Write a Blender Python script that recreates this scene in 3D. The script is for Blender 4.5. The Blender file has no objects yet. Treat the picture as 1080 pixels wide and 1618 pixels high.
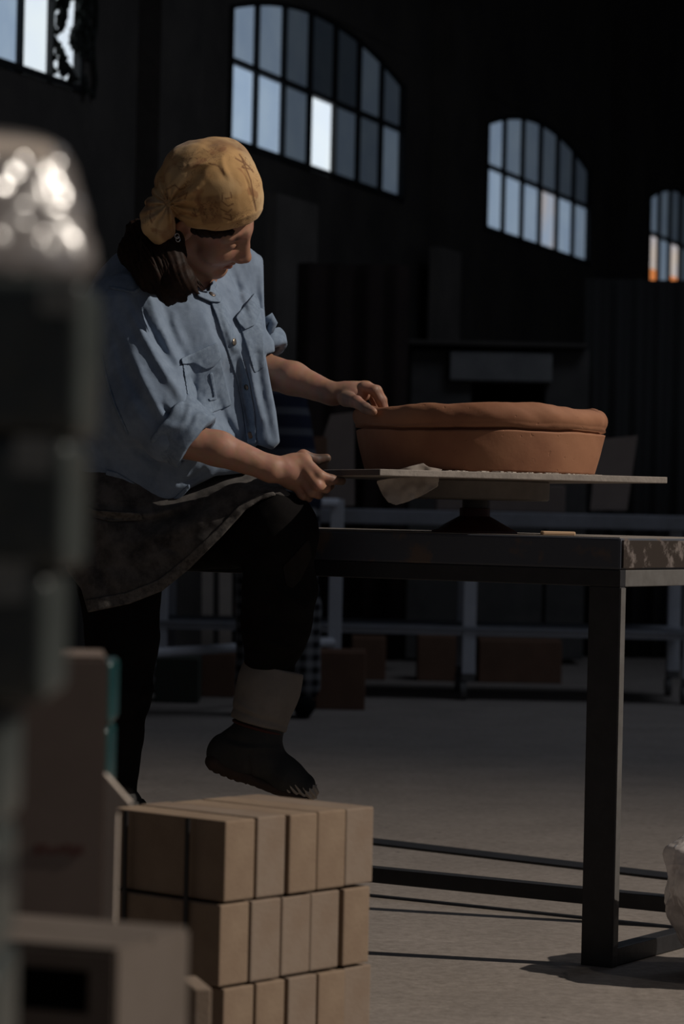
import bpy, bmesh, math, random
import numpy as np
import openvdb
from mathutils import Vector, Matrix
from mathutils.bvhtree import BVHTree

rng = random.Random(4)
C = bpy.context.scene.collection
S = bpy.context.scene

# ------------------------------------------------------------------ camera, world, lights, exposure
W, H, F = 1080, 1618, 4541.0
ROLL, CAM_Z = 0.022, 0.85
YS = 0.20       # the potter, the pot and the board stand this much deeper than first paced out
cam_d = bpy.data.cameras.new('camera'); cam = bpy.data.objects.new('camera', cam_d); C.objects.link(cam)
cam_d.sensor_fit = 'VERTICAL'; cam_d.sensor_height = 36.0; cam_d.lens = F * 36.0 / H
cam.matrix_world = Matrix.Translation((0, 0, CAM_Z)) @ Matrix.Rotation(math.pi / 2, 4, 'X') @ Matrix.Rotation(ROLL, 4, 'Z')
cam_d.dof.use_dof = True; cam_d.dof.focus_distance = 5.68; cam_d.dof.aperture_fstop = 6.0
cam_d.clip_end = 200
S.camera = cam

wd = bpy.data.worlds.new('world'); S.world = wd; wd.use_nodes = True
bg = wd.node_tree.nodes['Background']; bg.inputs[0].default_value = (0.72, 0.80, 1.0, 1); bg.inputs[1].default_value = 0.052

def lamp(name, kind, loc, target, energy, color, **kw):
    l = bpy.data.lights.new(name, kind); o = bpy.data.objects.new(name, l); C.objects.link(o)
    o.location = loc; d = Vector(target) - Vector(loc); o.rotation_euler = d.to_track_quat('-Z', 'Y').to_euler()
    l.energy = energy; l.color = color
    for k, v in kw.items(): setattr(l, k, v)
    return o
EL = math.radians(40); SD = 13.0
tgt = Vector((0.25, 4.9, 0.6))
to_sun = Vector((math.cos(EL) * 0.988, -math.cos(EL) * 0.155, math.sin(EL)))
lamp('low_sun', 'SPOT', tgt + to_sun * SD, tgt + Vector((0.0, -2.4, 0.0)), 6200, (1.0, 0.90, 0.79), spot_size=math.radians(66), spot_blend=1.0, shadow_soft_size=0.06)
lamp('far_fill', 'AREA', (3.6, 11.5, 6.6), (3.4, 11.2, 0.0), 62, (0.74, 0.83, 1.0), shape='RECTANGLE', size=3.6, size_y=3.0)  # added cool fill lamp to brighten the far floor, no real source
lamp('side_fill', 'AREA', (5.5, 1.5, 3.2), (0.0, 6.0, 0.8), 8, (0.66, 0.80, 1.0), shape='RECTANGLE', size=2.4, size_y=1.8)  # added bluish fill lamp from the right, no real opening

S.view_settings.view_transform = 'Standard'; S.view_settings.look = 'None'
S.view_settings.exposure = 0.0; S.view_settings.gamma = 1.0; S.view_settings.use_curve_mapping = False
S.cycles.use_denoising = True
S.cycles.sample_clamp_indirect = 4.0
S.cycles.max_bounces = 6

# ------------------------------------------------------------------ pixels of the photograph to places in the hall
cR, sR = math.cos(ROLL), math.sin(ROLL)
def at(px, py, Y):
    a, b = px - 540.0, py - 809.0
    return np.array(((a * cR + b * sR) * Y / F, Y, CAM_Z - (-a * sR + b * cR) * Y / F))
at_place = at
def to_px(X, Y, Z):
    x = X * F / Y; y = (CAM_Z - Z) * F / Y
    return 540 + x * cR - y * sR, 809 + x * sR + y * cR
def on_z(px, py, z=0.0):
    p = at(px, py, 1.0); return p_scale(p, z)
def p_scale(p, z):
    t = (z - CAM_Z) / (p[2] - CAM_Z); return np.array((p[0] * t, t, z))

# ------------------------------------------------------------------ materials
def mat(name, col, rough=0.7, spec=0.3, metal=0.0, col2=None, nscale=20, ndetail=6, bump=0.0, bscale=120, contrast=(0.35, 0.65), extra=None, sheen=0.0, coord='Object', bdist=0.004):
    m = bpy.data.materials.new(name); m.use_nodes = True
    nt = m.node_tree; b = nt.nodes['Principled BSDF']
    b.inputs['Base Color'].default_value = (*col, 1); b.inputs['Roughness'].default_value = rough
    b.inputs['Specular IOR Level'].default_value = spec; b.inputs['Metallic'].default_value = metal
    if sheen: b.inputs['Sheen Weight'].default_value = sheen
    tc = nt.nodes.new('ShaderNodeTexCoord')
    if col2:
        n = nt.nodes.new('ShaderNodeTexNoise'); n.inputs['Scale'].default_value = nscale; n.inputs['Detail'].default_value = ndetail
        n.inputs['Roughness'].default_value = 0.65
        r = nt.nodes.new('ShaderNodeValToRGB'); r.color_ramp.elements[0].position = contrast[0]; r.color_ramp.elements[1].position = contrast[1]
        r.color_ramp.elements[0].color = (*col, 1); r.color_ramp.elements[1].color = (*col2, 1)
        nt.links.new(tc.outputs[coord], n.inputs['Vector']); nt.links.new(n.outputs['Fac'], r.inputs[0]); nt.links.new(r.outputs[0], b.inputs['Base Color'])
    if bump:
        n2 = nt.nodes.new('ShaderNodeTexNoise'); n2.inputs['Scale'].default_value = bscale; n2.inputs['Detail'].default_value = 5
        bp = nt.nodes.new('ShaderNodeBump'); bp.inputs['Strength'].default_value = bump; bp.inputs['Distance'].default_value = bdist
        nt.links.new(tc.outputs[coord], n2.inputs['Vector']); nt.links.new(n2.outputs['Fac'], bp.inputs['Height']); nt.links.new(bp.outputs[0], b.inputs['Normal'])
    if extra: extra(nt, b, tc)
    return m
def emit(name, col, strength, col2=None, scale=6):
    m = bpy.data.materials.new(name); m.use_nodes = True; nt = m.node_tree; nt.nodes.clear()
    out = nt.nodes.new('ShaderNodeOutputMaterial'); e = nt.nodes.new('ShaderNodeEmission')
    e.inputs[0].default_value = (*col, 1); e.inputs[1].default_value = strength
    if col2:
        tc = nt.nodes.new('ShaderNodeTexCoord'); n = nt.nodes.new('ShaderNodeTexNoise'); n.inputs['Scale'].default_value = scale; n.inputs['Detail'].default_value = 4
        r = nt.nodes.new('ShaderNodeValToRGB'); r.color_ramp.elements[0].color = (*col, 1); r.color_ramp.elements[1].color = (*col2, 1)
        r.color_ramp.elements[0].position = .35; r.color_ramp.elements[1].position = .65
        nt.links.new(tc.outputs['Object'], n.inputs[0]); nt.links.new(n.outputs['Fac'], r.inputs[0]); nt.links.new(r.outputs[0], e.inputs[0])
    nt.links.new(e.outputs[0], out.inputs[0]); return m

def weave(nt, b, tc):      # fine cross threads of woven cloth, as relief
    n = nt.nodes.new('ShaderNodeTexNoise'); n.inputs['Scale'].default_value = 45; n.inputs['Detail'].default_value = 8
    n2 = nt.nodes.new('ShaderNodeTexNoise'); n2.inputs['Scale'].default_value = 700; n2.inputs['Detail'].default_value = 2
    a = nt.nodes.new('ShaderNodeMath'); a.operation = 'MULTIPLY_ADD'; a.inputs[1].default_value = .35
    bp = nt.nodes.new('ShaderNodeBump'); bp.inputs['Strength'].default_value = 0.3; bp.inputs['Distance'].default_value = 0.0022
    nt.links.new(tc.outputs['Object'], n.inputs['Vector']); nt.links.new(tc.outputs['Object'], n2.inputs['Vector'])
    nt.links.new(n2.outputs['Fac'], a.inputs[0]); nt.links.new(n.outputs['Fac'], a.inputs[2]); nt.links.new(a.outputs[0], bp.inputs['Height'])
    nt.links.new(bp.outputs[0], b.inputs['Normal'])

M = {}
M['concrete'] = mat('concrete', (.215, .19, .170), .85, .25, col2=(.262, .232, .208), nscale=3.5, ndetail=10, bump=.35, bscale=45, bdist=.006)
def flecks(m):
    nt = m.node_tree; b = nt.nodes['Principled BSDF']; tc = [n for n in nt.nodes if n.type == 'TEX_COORD'][0]; src = b.inputs['Base Color'].links[0].from_socket
    n = nt.nodes.new('ShaderNodeTexNoise'); n.inputs['Scale'].default_value = 38; n.inputs['Detail'].default_value = 8; n.inputs['Roughness'].default_value = .75
    r = nt.nodes.new('ShaderNodeValToRGB'); r.color_ramp.elements[0].position = .33; r.color_ramp.elements[0].color = (.72, .70, .68, 1); r.color_ramp.elements[1].position = .62; r.color_ramp.elements[1].color = (1.06, 1.05, 1.04, 1)
    v = nt.nodes.new('ShaderNodeTexVoronoi'); v.inputs['Scale'].default_value = 7; r2 = nt.nodes.new('ShaderNodeValToRGB')
    r2.color_ramp.elements[0].position = .025; r2.color_ramp.elements[0].color = (.35, .33, .31, 1); r2.color_ramp.elements[1].position = .06; r2.color_ramp.elements[1].color = (1, 1, 1, 1)
    m1 = nt.nodes.new('ShaderNodeMix'); m1.data_type = 'RGBA'; m1.blend_type = 'MULTIPLY'; m1.inputs[0].default_value = 1
    m2 = nt.nodes.new('ShaderNodeMix'); m2.data_type = 'RGBA'; m2.blend_type = 'MULTIPLY'; m2.inputs[0].default_value = 1
    nt.links.new(tc.outputs['Object'], n.inputs['Vector']); nt.links.new(tc.outputs['Object'], v.inputs['Vector']); nt.links.new(n.outputs['Fac'], r.inputs[0]); nt.links.new(v.outputs['Distance'], r2.inputs[0])
    nt.links.new(src, m1.inputs[6]); nt.links.new(r.outputs[0], m1.inputs[7]); nt.links.new(m1.outputs[2], m2.inputs[6]); nt.links.new(r2.outputs[0], m2.inputs[7]); nt.links.new(m2.outputs[2], b.inputs['Base Color'])
flecks(M['concrete'])
M['wall'] = mat('dark_brick_wall', (.05, .046, .042), .95, .1, col2=(.075, .068, .06), nscale=2, bump=.4, bscale=25, bdist=.01)
M['pier'] = mat('pale_pier', (.11, .10, .09), .9, .15, col2=(.15, .135, .12), nscale=3)
M['frame_iron'] = mat('window_iron', (.01, .011, .012), .6)
M['roof'] = mat('roof_boards', (.03, .028, .026), .95, .05, col2=(.02, .02, .02))
M['denim'] = mat('blue_denim', (.155, .205, .285), .85, .15, col2=(.205, .265, .355), nscale=30, ndetail=9, extra=weave, sheen=.15)
M['denim_seam'] = mat('denim_seam', (.150, .198, .272), .85, .15, col2=(.20, .258, .34), nscale=110, ndetail=3, extra=weave)
M['skirt'] = mat('black_denim', (.026, .024, .024), .9, .12, col2=(.098, .089, .084), nscale=24, ndetail=10, extra=weave, sheen=.1)
M['skirt_hem'] = mat('black_denim_hem', (.05, .046, .045), .9, .12, col2=(.12, .11, .10), nscale=90, ndetail=6, extra=weave)
M['legging'] = mat('black_legging', (.0055, .005, .005), .95, .06, col2=(.009, .008, .008), nscale=15, extra=weave)
M['boot'] = mat('boot_leather', (.020, .020, .0205), .75, .25, col2=(.032, .031, .029), nscale=18, bump=.3, bscale=60)
M['boot_sole'] = mat('boot_rubber_sole', (.05, .032, .024), .8, .2, col2=(.035, .025, .02), nscale=30)
M['boot_cuff'] = mat('boot_canvas_cuff', (.16, .143, .127), .9, .12, col2=(.20, .178, .158), nscale=12, extra=weave)
M['boot_trim'] = mat('boot_red_trim', (.055, .016, .012), .8)
M['faded_red'] = mat('faded_red_print', (.12, .055, .048), .9)
M['toe'] = mat('boot_sunlit_dusty_toe', (.30, .26, .22), .8, .2, col2=(.38, .33, .28), nscale=60)  # paleness paints the sun catching the ribs, on top of dust
M['hair'] = mat('dark_hair', (.012, .007, .005), .6, .12, col2=(.024, .012, .008), nscale=90)
M['steel_black'] = mat('black_painted_steel', (.014, .014, .016), .5, .4, col2=(.022, .022, .024), nscale=25, bump=.15, bscale=60)
M['disc'] = mat('wheel_head_metal', (.28, .25, .22), .6, .35, col2=(.22, .2, .18), nscale=25)
M['red_iron'] = mat('red_cast_iron', (.085, .018, .014), .5, .4, col2=(.05, .014, .012), nscale=30)
M['column'] = mat('grey_spindle', (.10, .095, .09), .55, .4, metal=.3)
M['plaster_board'] = mat('dusty_board', (.34, .30, .265), .85, .2, col2=(.25, .22, .195), nscale=35, bump=.2, bscale=150)
M['board_edge'] = mat('dark_board_edge', (.06, .052, .048), .6, .3)
M['paper'] = mat('damp_paper', (.45, .40, .35), .9, .1, col2=(.36, .31, .27), nscale=20)
M['scrap'] = mat('pale_wood_scrap', (.62, .42, .26), .8)
M['white_metal'] = mat('white_painted_tube', (.50, .51, .54), .6, .3, col2=(.42, .43, .46), nscale=8)
M['bench_top_grey'] = mat('grey_table_top', (.26, .27, .30), .7, .3, col2=(.20, .205, .22), nscale=6)
M['cardboard'] = mat('brown_cardboard', (.17, .098, .066), .9, .1, col2=(.14, .082, .056), nscale=10)
M['cardboard_pale'] = mat('pale_cardboard', (.20, .158, .135), .9, .1, col2=(.175, .138, .118), nscale=8)
M['cardboard_grey'] = mat('grey_cardboard', (.135, .113, .098), .9, .1, col2=(.115, .095, .08), nscale=8)
M['dark_box'] = mat('dark_green_crate', (.05, .055, .045), .9, .1)
M['firebrick'] = mat('tan_firebrick', (.215, .155, .11), .9, .12, col2=(.255, .19, .135), nscale=14, ndetail=8, bump=.3, bscale=180, bdist=.002)
M['firebrick_b'] = mat('pale_firebrick', (.235, .185, .145), .9, .12, col2=(.21, .155, .115), nscale=14, ndetail=8, bump=.3, bscale=180, bdist=.002)
M['strap'] = mat('black_packing_strap', (.012, .012, .013), .45, .4)
M['teal'] = mat('teal_glaze', (.008, .040, .043), .2, .5, col2=(.013, .055, .058), nscale=25, bump=.25, bscale=50)
M['teal_dark'] = mat('dark_teal_glaze', (.036, .043, .041), .32, .4, col2=(.050, .058, .055), nscale=25, bump=.5, bscale=45, bdist=.006)
M['brick_body'] = mat('unglazed_brick_body', (.30, .25, .20), .9, .1)
M['slab_pale'] = mat('pale_plaster_slab', (.50, .43, .37), .85, .15, col2=(.44, .38, .33), nscale=14)
M['pallet'] = mat('weathered_pallet_wood', (.22, .16, .11), .9, .1, col2=(.16, .11, .08), nscale=10)
M['kiln'] = mat('sooty_kiln_body', (.06, .058, .055), .95, .1, col2=(.085, .08, .075), nscale=5)
M['kiln_lintel'] = mat('pale_kiln_lintel', (.20, .20, .195), .95, .1, col2=(.14, .14, .14), nscale=5)
M['black'] = mat('soot_black', (.004, .004, .004), .95, .05)
M['curtain'] = mat('dark_hanging_sheet', (.022, .017, .016), .95, .05, col2=(.03, .022, .02), nscale=3)
M['corrugated'] = mat('dark_corrugated_sheet', (.035, .034, .033), .7, .2)
M['stripe_shirt'] = mat('navy_striped_shirt', (.022, .026, .045), .9, .1)
M['silver'] = mat('silver_ring', (.7, .68, .65), .25, .5, metal=1)
M['brass'] = mat('dull_snap_metal', (.50, .42, .33), .35, .5, metal=1)
M['button_dark'] = mat('dark_snap_metal', (.20, .16, .13), .4, .5, metal=1)
M['leaf'] = mat('dark_ivy_leaf', (.01, .013, .01), .8)

def skin_mat():
    m = mat('skin', (.40, .225, .155), .55, .35)
    nt = m.node_tree; b = nt.nodes['Principled BSDF']
    b.inputs['Subsurface Weight'].default_value = .08; b.inputs['Subsurface Radius'].default_value = (.02, .008, .005); b.inputs['Subsurface Scale'].default_value = .2
    a = nt.nodes.new('ShaderNodeAttribute'); a.attribute_name = 'tint'
    tc = nt.nodes.new('ShaderNodeTexCoord'); n = nt.nodes.new('ShaderNodeTexNoise'); n.inputs['Scale'].default_value = 60; n.inputs['Detail'].default_value = 8
    mx = nt.nodes.new('ShaderNodeMix'); mx.data_type = 'RGBA'; mx.blend_type = 'MULTIPLY'; mx.inputs[0].default_value = .35
    nt.links.new(tc.outputs['Object'], n.inputs[0]); nt.links.new(a.outputs['Color'], mx.inputs[6]); nt.links.new(n.outputs['Color'], mx.inputs[7])
    nt.links.new(mx.outputs[2], b.inputs['Base Color'])
    return m
M['skin'] = skin_mat()

def scarf_mat():
    m = mat('ochre_printed_scarf', (.50, .29, .115), .85, .12, sheen=.1, extra=weave)
    nt = m.node_tree; b = nt.nodes['Principled BSDF']; tc = [n for n in nt.nodes if n.type == 'TEX_COORD'][0]
    base = nt.nodes.new('ShaderNodeTexNoise'); base.inputs['Scale'].default_value = 9; base.inputs['Detail'].default_value = 3
    r0 = nt.nodes.new('ShaderNodeValToRGB'); r0.color_ramp.elements[0].position = .42; r0.color_ramp.elements[1].position = .6
    r0.color_ramp.elements[0].color = (.47, .285, .125, 1); r0.color_ramp.elements[1].color = (.53, .37, .20, 1)
    pn = nt.nodes.new('ShaderNodeTexNoise'); pn.inputs['Scale'].default_value = 14; pn.inputs['Detail'].default_value = 5; pn.inputs['Distortion'].default_value = 1.6
    r1 = nt.nodes.new('ShaderNodeValToRGB'); r1.color_ramp.elements[0].position = .56; r1.color_ramp.elements[1].position = .64
    vn = nt.nodes.new('ShaderNodeTexNoise'); vn.inputs['Scale'].default_value = 34; vn.inputs['Detail'].default_value = 2; vn.inputs['Distortion'].default_value = 2.5
    r2 = nt.nodes.new('ShaderNodeValToRGB'); e = r2.color_ramp.elements
    e[0].position = .47; e[0].color = (0, 0, 0, 1); e[1].position = .5; e[1].color = (1, 1, 1, 1); x = e.new(.53); x.color = (0, 0, 0, 1)
    gate = nt.nodes.new('ShaderNodeTexNoise'); gate.inputs['Scale'].default_value = 11; r3 = nt.nodes.new('ShaderNodeValToRGB'); r3.color_ramp.elements[0].position = .50; r3.color_ramp.elements[1].position = .58
    for n in (base, pn, vn, gate): nt.links.new(tc.outputs['Object'], n.inputs['Vector'])
    nt.links.new(base.outputs['Fac'], r0.inputs[0]); nt.links.new(pn.outputs['Fac'], r1.inputs[0]); nt.links.new(vn.outputs['Fac'], r2.inputs[0]); nt.links.new(gate.outputs['Fac'], r3.inputs[0])
    ln = nt.nodes.new('ShaderNodeMath'); ln.operation = 'MULTIPLY'; nt.links.new(r2.outputs[0], ln.inputs[0]); nt.links.new(r3.outputs[0], ln.inputs[1])
    m1 = nt.nodes.new('ShaderNodeMix'); m1.data_type = 'RGBA'; nt.links.new(r0.outputs[0], m1.inputs[6]); m1.inputs[7].default_value = (.22, .085, .04, 1)
    sc = nt.nodes.new('ShaderNodeMath'); sc.operation = 'MULTIPLY'; sc.inputs[1].default_value = .55; nt.links.new(r1.outputs[0], sc.inputs[0]); nt.links.new(sc.outputs[0], m1.inputs[0])
    m2 = nt.nodes.new('ShaderNodeMix'); m2.data_type = 'RGBA'; nt.links.new(m1.outputs[2], m2.inputs[6]); m2.inputs[7].default_value = (.10, .045, .025, 1)
    s2 = nt.nodes.new('ShaderNodeMath'); s2.operation = 'MULTIPLY'; s2.inputs[1].default_value = .75; nt.links.new(ln.outputs[0], s2.inputs[0]); nt.links.new(s2.outputs[0], m2.inputs[0])
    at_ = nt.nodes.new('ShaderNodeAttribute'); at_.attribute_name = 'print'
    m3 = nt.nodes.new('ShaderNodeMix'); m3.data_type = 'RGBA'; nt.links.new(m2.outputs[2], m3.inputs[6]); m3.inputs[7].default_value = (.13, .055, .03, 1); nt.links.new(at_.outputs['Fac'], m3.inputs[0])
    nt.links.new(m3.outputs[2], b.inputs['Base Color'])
    return m
M['scarf'] = scarf_mat()

def clay_mat():
    m = mat('red_brown_clay', (.26, .115, .062), .75, .3)
    nt = m.node_tree; b = nt.nodes['Principled BSDF']; tc = [n for n in nt.nodes if n.type == 'TEX_COORD'][0]
    n = nt.nodes.new('ShaderNodeTexNoise'); n.inputs['Scale'].default_value = 7; n.inputs['Detail'].default_value = 8
    r = nt.nodes.new('ShaderNodeValToRGB'); r.color_ramp.elements[0].color = (.22, .092, .05, 1); r.color_ramp.elements[1].color = (.31, .145, .078, 1)
    r.color_ramp.elements[0].position = .35; r.color_ramp.elements[1].position = .65
    v = nt.nodes.new('ShaderNodeTexNoise'); v.inputs['Scale'].default_value = 75; v.inputs['Detail'].default_value = 4
    rv = nt.nodes.new('ShaderNodeValToRGB'); rv.color_ramp.elements[0].position = .27; rv.color_ramp.elements[1].position = .34
    n3 = nt.nodes.new('ShaderNodeTexNoise'); n3.inputs['Scale'].default_value = 22; n3.inputs['Detail'].default_value = 6
    ad = nt.nodes.new('ShaderNodeMath'); ad.operation = 'ADD'
    bp = nt.nodes.new('ShaderNodeBump'); bp.inputs['Strength'].default_value = .3; bp.inputs['Distance'].default_value = .005
    for k in (n, v, n3): nt.links.new(tc.outputs['Object'], k.inputs['Vector'])
    nt.links.new(n.outputs['Fac'], r.inputs[0]); nt.links.new(r.outputs[0], b.inputs['Base Color'])
    nt.links.new(v.outputs['Fac'], rv.inputs[0]); nt.links.new(rv.outputs[0], ad.inputs[0]); nt.links.new(n3.outputs['Fac'], ad.inputs[1])
    nt.links.new(ad.outputs[0], bp.inputs['Height']); nt.links.new(bp.outputs[0], b.inputs['Normal'])
    return m
M['clay'] = clay_mat()

def peeling(nt, b, tc):    # white dusty paint over dark steel, peeled in ragged patches
    n = nt.nodes.new('ShaderNodeTexNoise'); n.inputs['Scale'].default_value = 22; n.inputs['Detail'].default_value = 8; n.inputs['Roughness'].default_value = .7
    r = nt.nodes.new('ShaderNodeValToRGB'); r.color_ramp.elements[0].position = .52; r.color_ramp.elements[1].position = .62
    r.color_ramp.elements[0].color = (.030, .022, .018, 1); r.color_ramp.elements[1].color = (.15, .125, .115, 1)
    nt.links.new(tc.outputs['Object'], n.inputs['Vector']); nt.links.new(n.outputs['Fac'], r.inputs[0]); nt.links.new(r.outputs[0], b.inputs['Base Color'])
M['peeling'] = mat('peeling_paint', (.2, .17, .15), .8, .2, extra=peeling)
def worn(nt, b, tc):       # blue grey paint with rubbed brown patches
    n = nt.nodes.new('ShaderNodeTexNoise'); n.inputs['Scale'].default_value = 11; n.inputs['Detail'].default_value = 7
    r = nt.nodes.new('ShaderNodeValToRGB'); r.color_ramp.elements[0].position = .56; r.color_ramp.elements[1].position = .62
    r.color_ramp.elements[0].color = (.055, .060, .074, 1); r.color_ramp.elements[1].color = (.11, .08, .065, 1)
    nt.links.new(tc.outputs['Object'], n.inputs['Vector']); nt.links.new(n.outputs['Fac'], r.inputs[0]); nt.links.new(r.outputs[0], b.inputs['Base Color'])
M['bench_front'] = mat('worn_bench_paint', (.04, .04, .05), .5, .4, extra=worn)
M['rail_grey'] = mat('grey_steel', (.12, .115, .11), .7, .3, col2=(.09, .085, .08), nscale=20)
M['bench_dust'] = mat('clay_dust', (.26, .23, .205), .9, .1, col2=(.20, .175, .155), nscale=25)

def gingham(nt, b, tc):
    sx = nt.nodes.new('ShaderNodeSeparateXYZ'); nt.links.new(tc.outputs['Object'], sx.inputs[0])
    outs = []
    for ax in ('X', 'Z'):
        mu = nt.nodes.new('ShaderNodeMath'); mu.operation = 'MULTIPLY'; mu.inputs[1].default_value = 1 / .052
        fr = nt.nodes.new('ShaderNodeMath'); fr.operation = 'FRACT'; gt = nt.nodes.new('ShaderNodeMath'); gt.operation = 'GREATER_THAN'; gt.inputs[1].default_value = .5
        nt.links.new(sx.outputs[ax], mu.inputs[0]); nt.links.new(mu.outputs[0], fr.inputs[0]); nt.links.new(fr.outputs[0], gt.inputs[0]); outs.append(gt)
    ad = nt.nodes.new('ShaderNodeMath'); ad.operation = 'ADD'; nt.links.new(outs[0].outputs[0], ad.inputs[0]); nt.links.new(outs[1].outputs[0], ad.inputs[1])
    hv = nt.nodes.new('ShaderNodeMath'); hv.operation = 'MULTIPLY'; hv.inputs[1].default_value = .5; nt.links.new(ad.outputs[0], hv.inputs[0])
    r = nt.nodes.new('ShaderNodeValToRGB'); r.color_ramp.elements[0].color = (.20, .20, .205, 1); r.color_ramp.elements[1].color = (.012, .012, .014, 1)
    nt.links.new(hv.outputs[0], r.inputs[0]); nt.links.new(r.outputs[0], b.inputs['Base Color'])
M['gingham'] = mat('checked_cotton', (.1, .1, .1), .9, .1, extra=gingham)
def stripes(nt, b, tc):
    sx = nt.nodes.new('ShaderNodeSeparateXYZ'); nt.links.new(tc.outputs['Object'], sx.inputs[0])
    mu = nt.nodes.new('ShaderNodeMath'); mu.operation = 'MULTIPLY'; mu.inputs[1].default_value = 1 / .085
    fr = nt.nodes.new('ShaderNodeMath'); fr.operation = 'FRACT'; gt = nt.nodes.new('ShaderNodeMath'); gt.operation = 'GREATER_THAN'; gt.inputs[1].default_value = .66
    nt.links.new(sx.outputs['Z'], mu.inputs[0]); nt.links.new(mu.outputs[0], fr.inputs[0]); nt.links.new(fr.outputs[0], gt.inputs[0])
    r = nt.nodes.new('ShaderNodeValToRGB'); r.color_ramp.elements[0].color = (.015, .018, .034, 1); r.color_ramp.elements[1].color = (.07, .075, .09, 1)
    nt.links.new(gt.outputs[0], r.inputs[0]); nt.links.new(r.outputs[0], b.inputs['Base Color'])
M['stripe_shirt'] = mat('navy_striped_cotton', (.02, .02, .04), .9, .1, extra=stripes)
def film_mat(name, base, alpha, rough):
    m = mat(name, base, rough, .6)
    nt = m.node_tree; b = nt.nodes['Principled BSDF']; out = [n for n in nt.nodes if n.type == 'OUTPUT_MATERIAL'][0]
    tr = nt.nodes.new('ShaderNodeBsdfTransparent'); mx = nt.nodes.new('ShaderNodeMixShader'); mx.inputs[0].default_value = alpha
    nt.links.new(tr.outputs[0], mx.inputs[1]); nt.links.new(b.outputs[0], mx.inputs[2]); nt.links.new(mx.outputs[0], out.inputs[0])
    return m
M['film'] = film_mat('clear_wrap_film', (.17, .155, .15), .88, .17)
M['film'].node_tree.nodes['Principled BSDF'].inputs['IOR'].default_value = 1.38
M['film_dark'] = film_mat('dark_glint_film', (.035, .035, .034), .6, .16)
M['bag'] = film_mat('translucent_bag_film', (.70, .64, .61), .76, .12)
def wrinkle(m, sc, dist):
    nt = m.node_tree; b = nt.nodes['Principled BSDF']; tc = [n for n in nt.nodes if n.type == 'TEX_COORD'][0]
    n = nt.nodes.new('ShaderNodeTexNoise'); n.inputs['Scale'].default_value = sc; n.inputs['Detail'].default_value = 3; n.inputs['Distortion'].default_value = 1.2
    ab = nt.nodes.new('ShaderNodeMath'); ab.operation = 'PINGPONG'; ab.inputs[1].default_value = .5
    bp = nt.nodes.new('ShaderNodeBump'); bp.inputs['Strength'].default_value = .9; bp.inputs['Distance'].default_value = dist
    nt.links.new(tc.outputs['Object'], n.inputs['Vector']); nt.links.new(n.outputs['Fac'], ab.inputs[0]); nt.links.new(ab.outputs[0], bp.inputs['Height']); nt.links.new(bp.outputs[0], b.inputs['Normal'])
wrinkle(M['bag'], 7, .035)

# ------------------------------------------------------------------ object helpers
ORG = {}
def tag(o, label=None, cat=None, group=None, kind=None):
    if label: o['label'] = label
    if cat: o['category'] = cat
    if group: o['group'] = group
    if kind: o['kind'] = kind
    return o
def thing(name, loc, label, cat, group=None):
    o = bpy.data.objects.new(name, None); C.objects.link(o); o.location = loc; o.empty_display_size = .05
    ORG[o.name] = Vector(loc); return tag(o, label, cat, group)
def origin_of(o):
    v = Vector((0, 0, 0))
    while o: v += o.location; o = o.parent
    return v
def mesh(name, verts, faces, material, parent=None, smooth=False, loc=None):
    """World-space verts; stored relative to the parent (or to loc)."""
    v = np.asarray(verts, dtype=np.float64).reshape(-1, 3)
    base = Vector(loc) if loc is not None else (origin_of(parent) if parent else Vector((0, 0, 0)))
    v = v - np.array(base)
    me = bpy.data.meshes.new(name)
    if isinstance(faces, np.ndarray):
        n = len(faces); k = faces.shape[1]
        me.vertices.add(len(v)); me.vertices.foreach_set('co', v.astype(np.float32).ravel())
        me.loops.add(n * k); me.loops.foreach_set('vertex_index', faces.astype(np.int32).ravel())
        me.polygons.add(n); me.polygons.foreach_set('loop_start', np.arange(0, n * k, k, dtype=np.int32))
        me.update(calc_edges=True); me.validate()
    else:
        me.from_pydata([tuple(p) for p in v], [], [tuple(f) for f in faces]); me.update()
    o = bpy.data.objects.new(name, me); C.objects.link(o)
    me.materials.append(M[material] if isinstance(material, str) else material)
    if smooth: me.polygons.foreach_set('use_smooth', [True] * len(me.polygons))
    if parent: o.parent = parent
    if loc is not None: o.location = Vector(loc) - (origin_of(parent) if parent else Vector((0, 0, 0)))
    return o
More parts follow.
